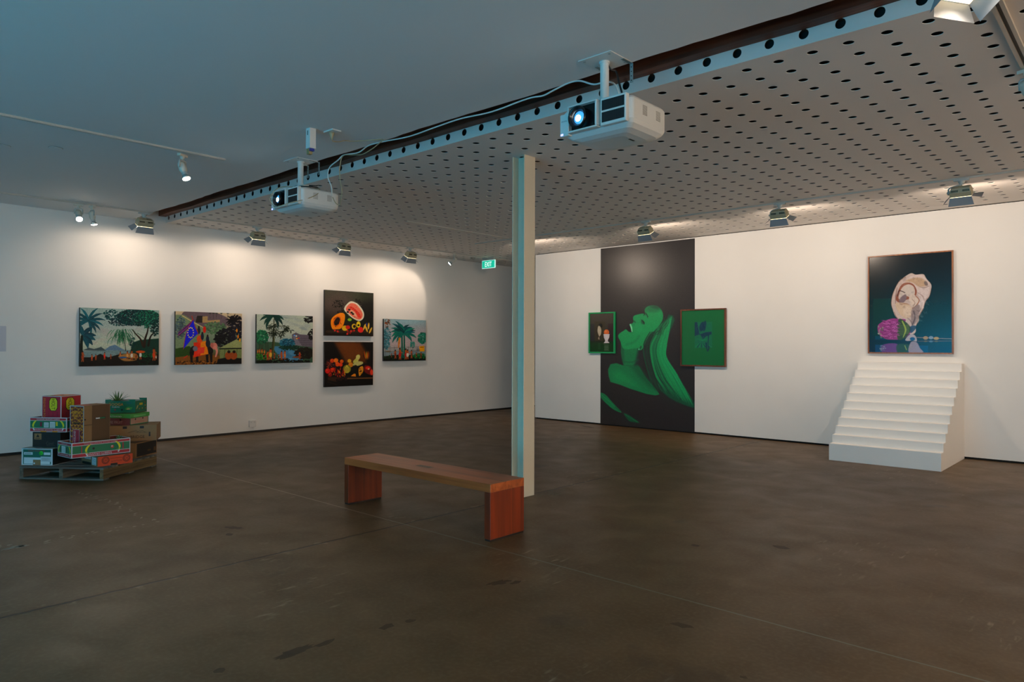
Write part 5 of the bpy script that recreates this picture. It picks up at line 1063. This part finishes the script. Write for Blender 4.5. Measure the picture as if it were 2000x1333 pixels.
c.rect('r', .42, .705, .82, .745, BLK, 2); c.rect('r', .44, .712, .60, .738, LGT, 3); c.rect('r', .60, .712, .80, .738, GRN, 3); c.rect('r', .50, .16, .78, .185, BLK, 2); c.circ('r', .04, .72, .010, BLK, 3)
c.rect('t', 0, 0, 1, 1, KR, 1); c.pol('t', [(.05, .02), (.95, .02), (.8, .45), (.15, .4)], ORR, 2); c.done()
# I black crate at right
c = Carton('black carton with worn brown edges at the back right of the pallet', (-9.056, 3.250, .1405), 127, .43, .34, .182, KR, KRD, left=KR)
c.rect('r', .05, .08, .97, .93, BLK, 1); c.rect('r', .55, .30, .70, .42, KRD, 2); c.rect('r', .84, .25, .95, .50, KRD, 2); c.rect('r', .30, 0, .50, .06, KRD, 2); c.done()
# J brown carton
c = Carton('plain brown carton printed BRIDGE with a mountain outline, upper right of the heap', (-9.145, 3.525, .325), 152, .38, .62, .195, KR, KR)
c.text('l', 'BRIDGE', .66, .26, .155, .034, INK); c.text('l', 'THE', .50, .28, .035, .012, INK)
c.ribbon('l', [(.30, .10), (.36, .115), (.385, .13), (.41, .115), (.47, .10), (.50, .10)], [.0012] * 3, INK); c.ribbon('l', [(.31, .105), (.35, .12), (.37, .12), (.43, .10), (.46, .125), (.49, .105)], [.0010] * 3, INK); c.ribbon('l', [(.40, .10), (.435, .128), (.47, .118), (.515, .10)], [.0010] * 3, INK)
for u, v, w_, h_ in ((.40, .93, .045, .03), (.70, .93, .045, .03), (.86, .55, .018, .055), (.10, .5, .018, .05)): c.rect('l', u, v - h_ / .2, u + w_ / .62, v, BLK, 2)
c.done(.004)
# K printed tray with green lid
c = Carton('shallow pink printed tray with a green lid, below the green farm tray', (-9.242, 3.251, .5215), 124, .343, .42, .134, GRN, LGRN, left=mat('faded_red_print', '#7a3a34', .6))
pk = mat('pale_pink_print', '#b08a78', .6); c.rect('r', .03, .08, .96, .62, pk, 1); c.rect('l', .05, .06, .94, .60, mat('faded_red_print', '#7a3a34', .6), 1); c.text('l', 'PRIME FRUIT', .48, .25, .24, .03, pk, 0, 2); c.circ('l', .70, .48, .011, BLK, 3); c.circ('r', .28, .50, .011, BLK, 3); c.circ('r', .68, .52, .011, BLK, 3); c.text('r', 'FRESH', .5, .25, .16, .025, mat('faded_orange', '#b06a4a', .6), 0, 2)
c.done(); c.m = MB(); c.m.M = Matrix.Translation((-.008, -.008, .087)); c.R += .016; c.L += .016; c.h = .048; c.m.box((0, 0, 0), (c.R, c.L, c.h), LGRN)
c.text('l', 'CULTIVATED', .52, .42, .19, .016, LGT); c.rect('r', .18, .2, .8, .6, mat('pale_green_print', '#6ab06a', .6), 1); c.m.build('lid', c.t)
# L green open tray
c = Carton('open green farm tray with gold lettering, top of the heap at right', (-9.315, 3.334, .659), 132, .278, .369, .150, mat('tray_green', '#0c6a4c', .5), None, KRD, True, inner=mat('pale_inner', '#a8aaa0', .6))
TG = mat('tray_green', '#0c6a4c', .5)
c.text('l', 'GOOGA', .36, .72, .185, .034, ORG); c.text('l', 'FARMS', .36, .50, .09, .016, LGT); c.circ('l', .09, .28, .010, pk, 2); c.circ('l', .33, .28, .011, RED, 2); c.circ('l', .56, .28, .011, BLK, 2)
c.ribbon('l', [(.245, .045), (.275, .062), (.31, .060), (.335, .072)], [.006, .016, .018, .003], LGRN, 2); c.ribbon('l', [(.265, .048), (.285, .054), (.305, .052)], [.005, .010, .004], mat('mango', '#c8b070', .5), 3); c.text('l', 'fresh', .80, .85, .06, .016, mat('tray_blue', '#1a4a8c', .5))
c.ribbon('r', [(.03, .05), (.05, .075), (.07, .10)], [.004, .012, .003], mat('mango', '#c8b070', .5), 2); c.rect('r', .35, .62, .62, .80, GYEL, 2); c.circ('r', .82, .80, .010, RED, 2); c.circ('r', .84, .55, .010, ORG, 2); c.circ('r', .35, .32, .008, ORG, 2); c.circ('r', .60, .34, .009, ORG, 2); c.circ('r', .90, .3, .009, ORR, 2)
for f in ('r', 'l'): pass
c.done()
for nm, pts in (('corner_tab', [(0, 0, .150), (.0, .07, .150), (.0, .085, .172), (0, 0, .172)]), ('corner_tab', [(0, .369, .150), (0, .30, .150), (0, .285, .168), (0, .369, .168)]), ('corner_tab', [(.278, 0, .150), (.278, .085, .150), (.278, .10, .172), (.278, 0, .172)])):
    m = MB(); m.prism(pts, (.006 if pts[0][0] == 0 else -.006, 0, 0), TG); m.build(nm, c.t)
# N
c = Carton('small dark carton with a blue round mark, between the number 12 carton and orange tray', (-9.185, 2.800, .1405), 127, .20, .11, .095, BLK, BLK)
for r_, mt, ly in ((.026, mat('blue_mark', '#2a5a8c', .5), 1), (.018, BLK, 2), (.012, mat('blue_mark', '#2a5a8c', .5), 3)): c.circ('l', .5, .5, r_, mt, ly)
c.done()

# ------------------------------------------------------------------ pineapples
LEAF = mat('pineapple_leaf', '#4c7030', .55, noise=.25, nscale=12); LEAFD = mat('dry_leaf', '#6a5a34', .7); FRUIT = mat('pineapple_skin', '#8a6a2c', .7, noise=.4, nscale=40)
def pineapple(label, loc, tilt, rotz, sc, n, fruit=.13):
    t = thing('pineapple', label, 'fruit', loc, R(rotz), 'pineapples in the trays'); t.rotation_euler = (R(tilt[0]), R(tilt[1]), R(rotz))
    m = MB(); m.lathe([(0, 0), (.025, .004), (.045, .03), (.05, fruit * .5), (.042, fruit * .85), (.02, fruit)], FRUIT, 16); m.build('fruit', t)
    for k in range(n):
        a_ = k * 2.4; up = .95 - .85 * (k / n); ln = sc * random.uniform(.75, 1.1); w_ = .011 * random.uniform(.8, 1.2); m = MB(); vs = []
        for i in range(6):
            s_ = i / 5; r_ = .012 + ln * s_ * math.cos(up * 1.45) ; z = fruit - .006 + ln * (s_ * math.sin(up * 1.45) - .35 * s_ * s_ * (1 - up)); ww = w_ * (1 - s_) ** .7
            c_, q = math.cos(a_), math.sin(a_)
            for d in (-1, 0, 1): vs.append((r_ * c_ - d * ww * q, r_ * q + d * ww * c_, z + (0 if d == 0 else .004 * (1 - s_))))
        fs = []
        for i in range(5):
            for d in range(2): fs.append((i * 3 + d, i * 3 + d + 1, i * 3 + d + 4, i * 3 + d + 3))
        m.add(vs, fs, LEAFD if k > n * .75 else LEAF, True); o = m.build('leaf', t); s2 = o.modifiers.new('thickness', 'SOLIDIFY'); s2.thickness = .0015
random.seed(31)
pineapple('leafy pineapple top sticking up out of the green farm tray', (-9.53, 3.215, .668), (0, -10), 0, .175, 24)
pineapple('small pineapple top peeping over the long banana tray beside the swirl carton', (-8.93, 3.03, .2575), (0, 0), 30, .085, 16, .125)
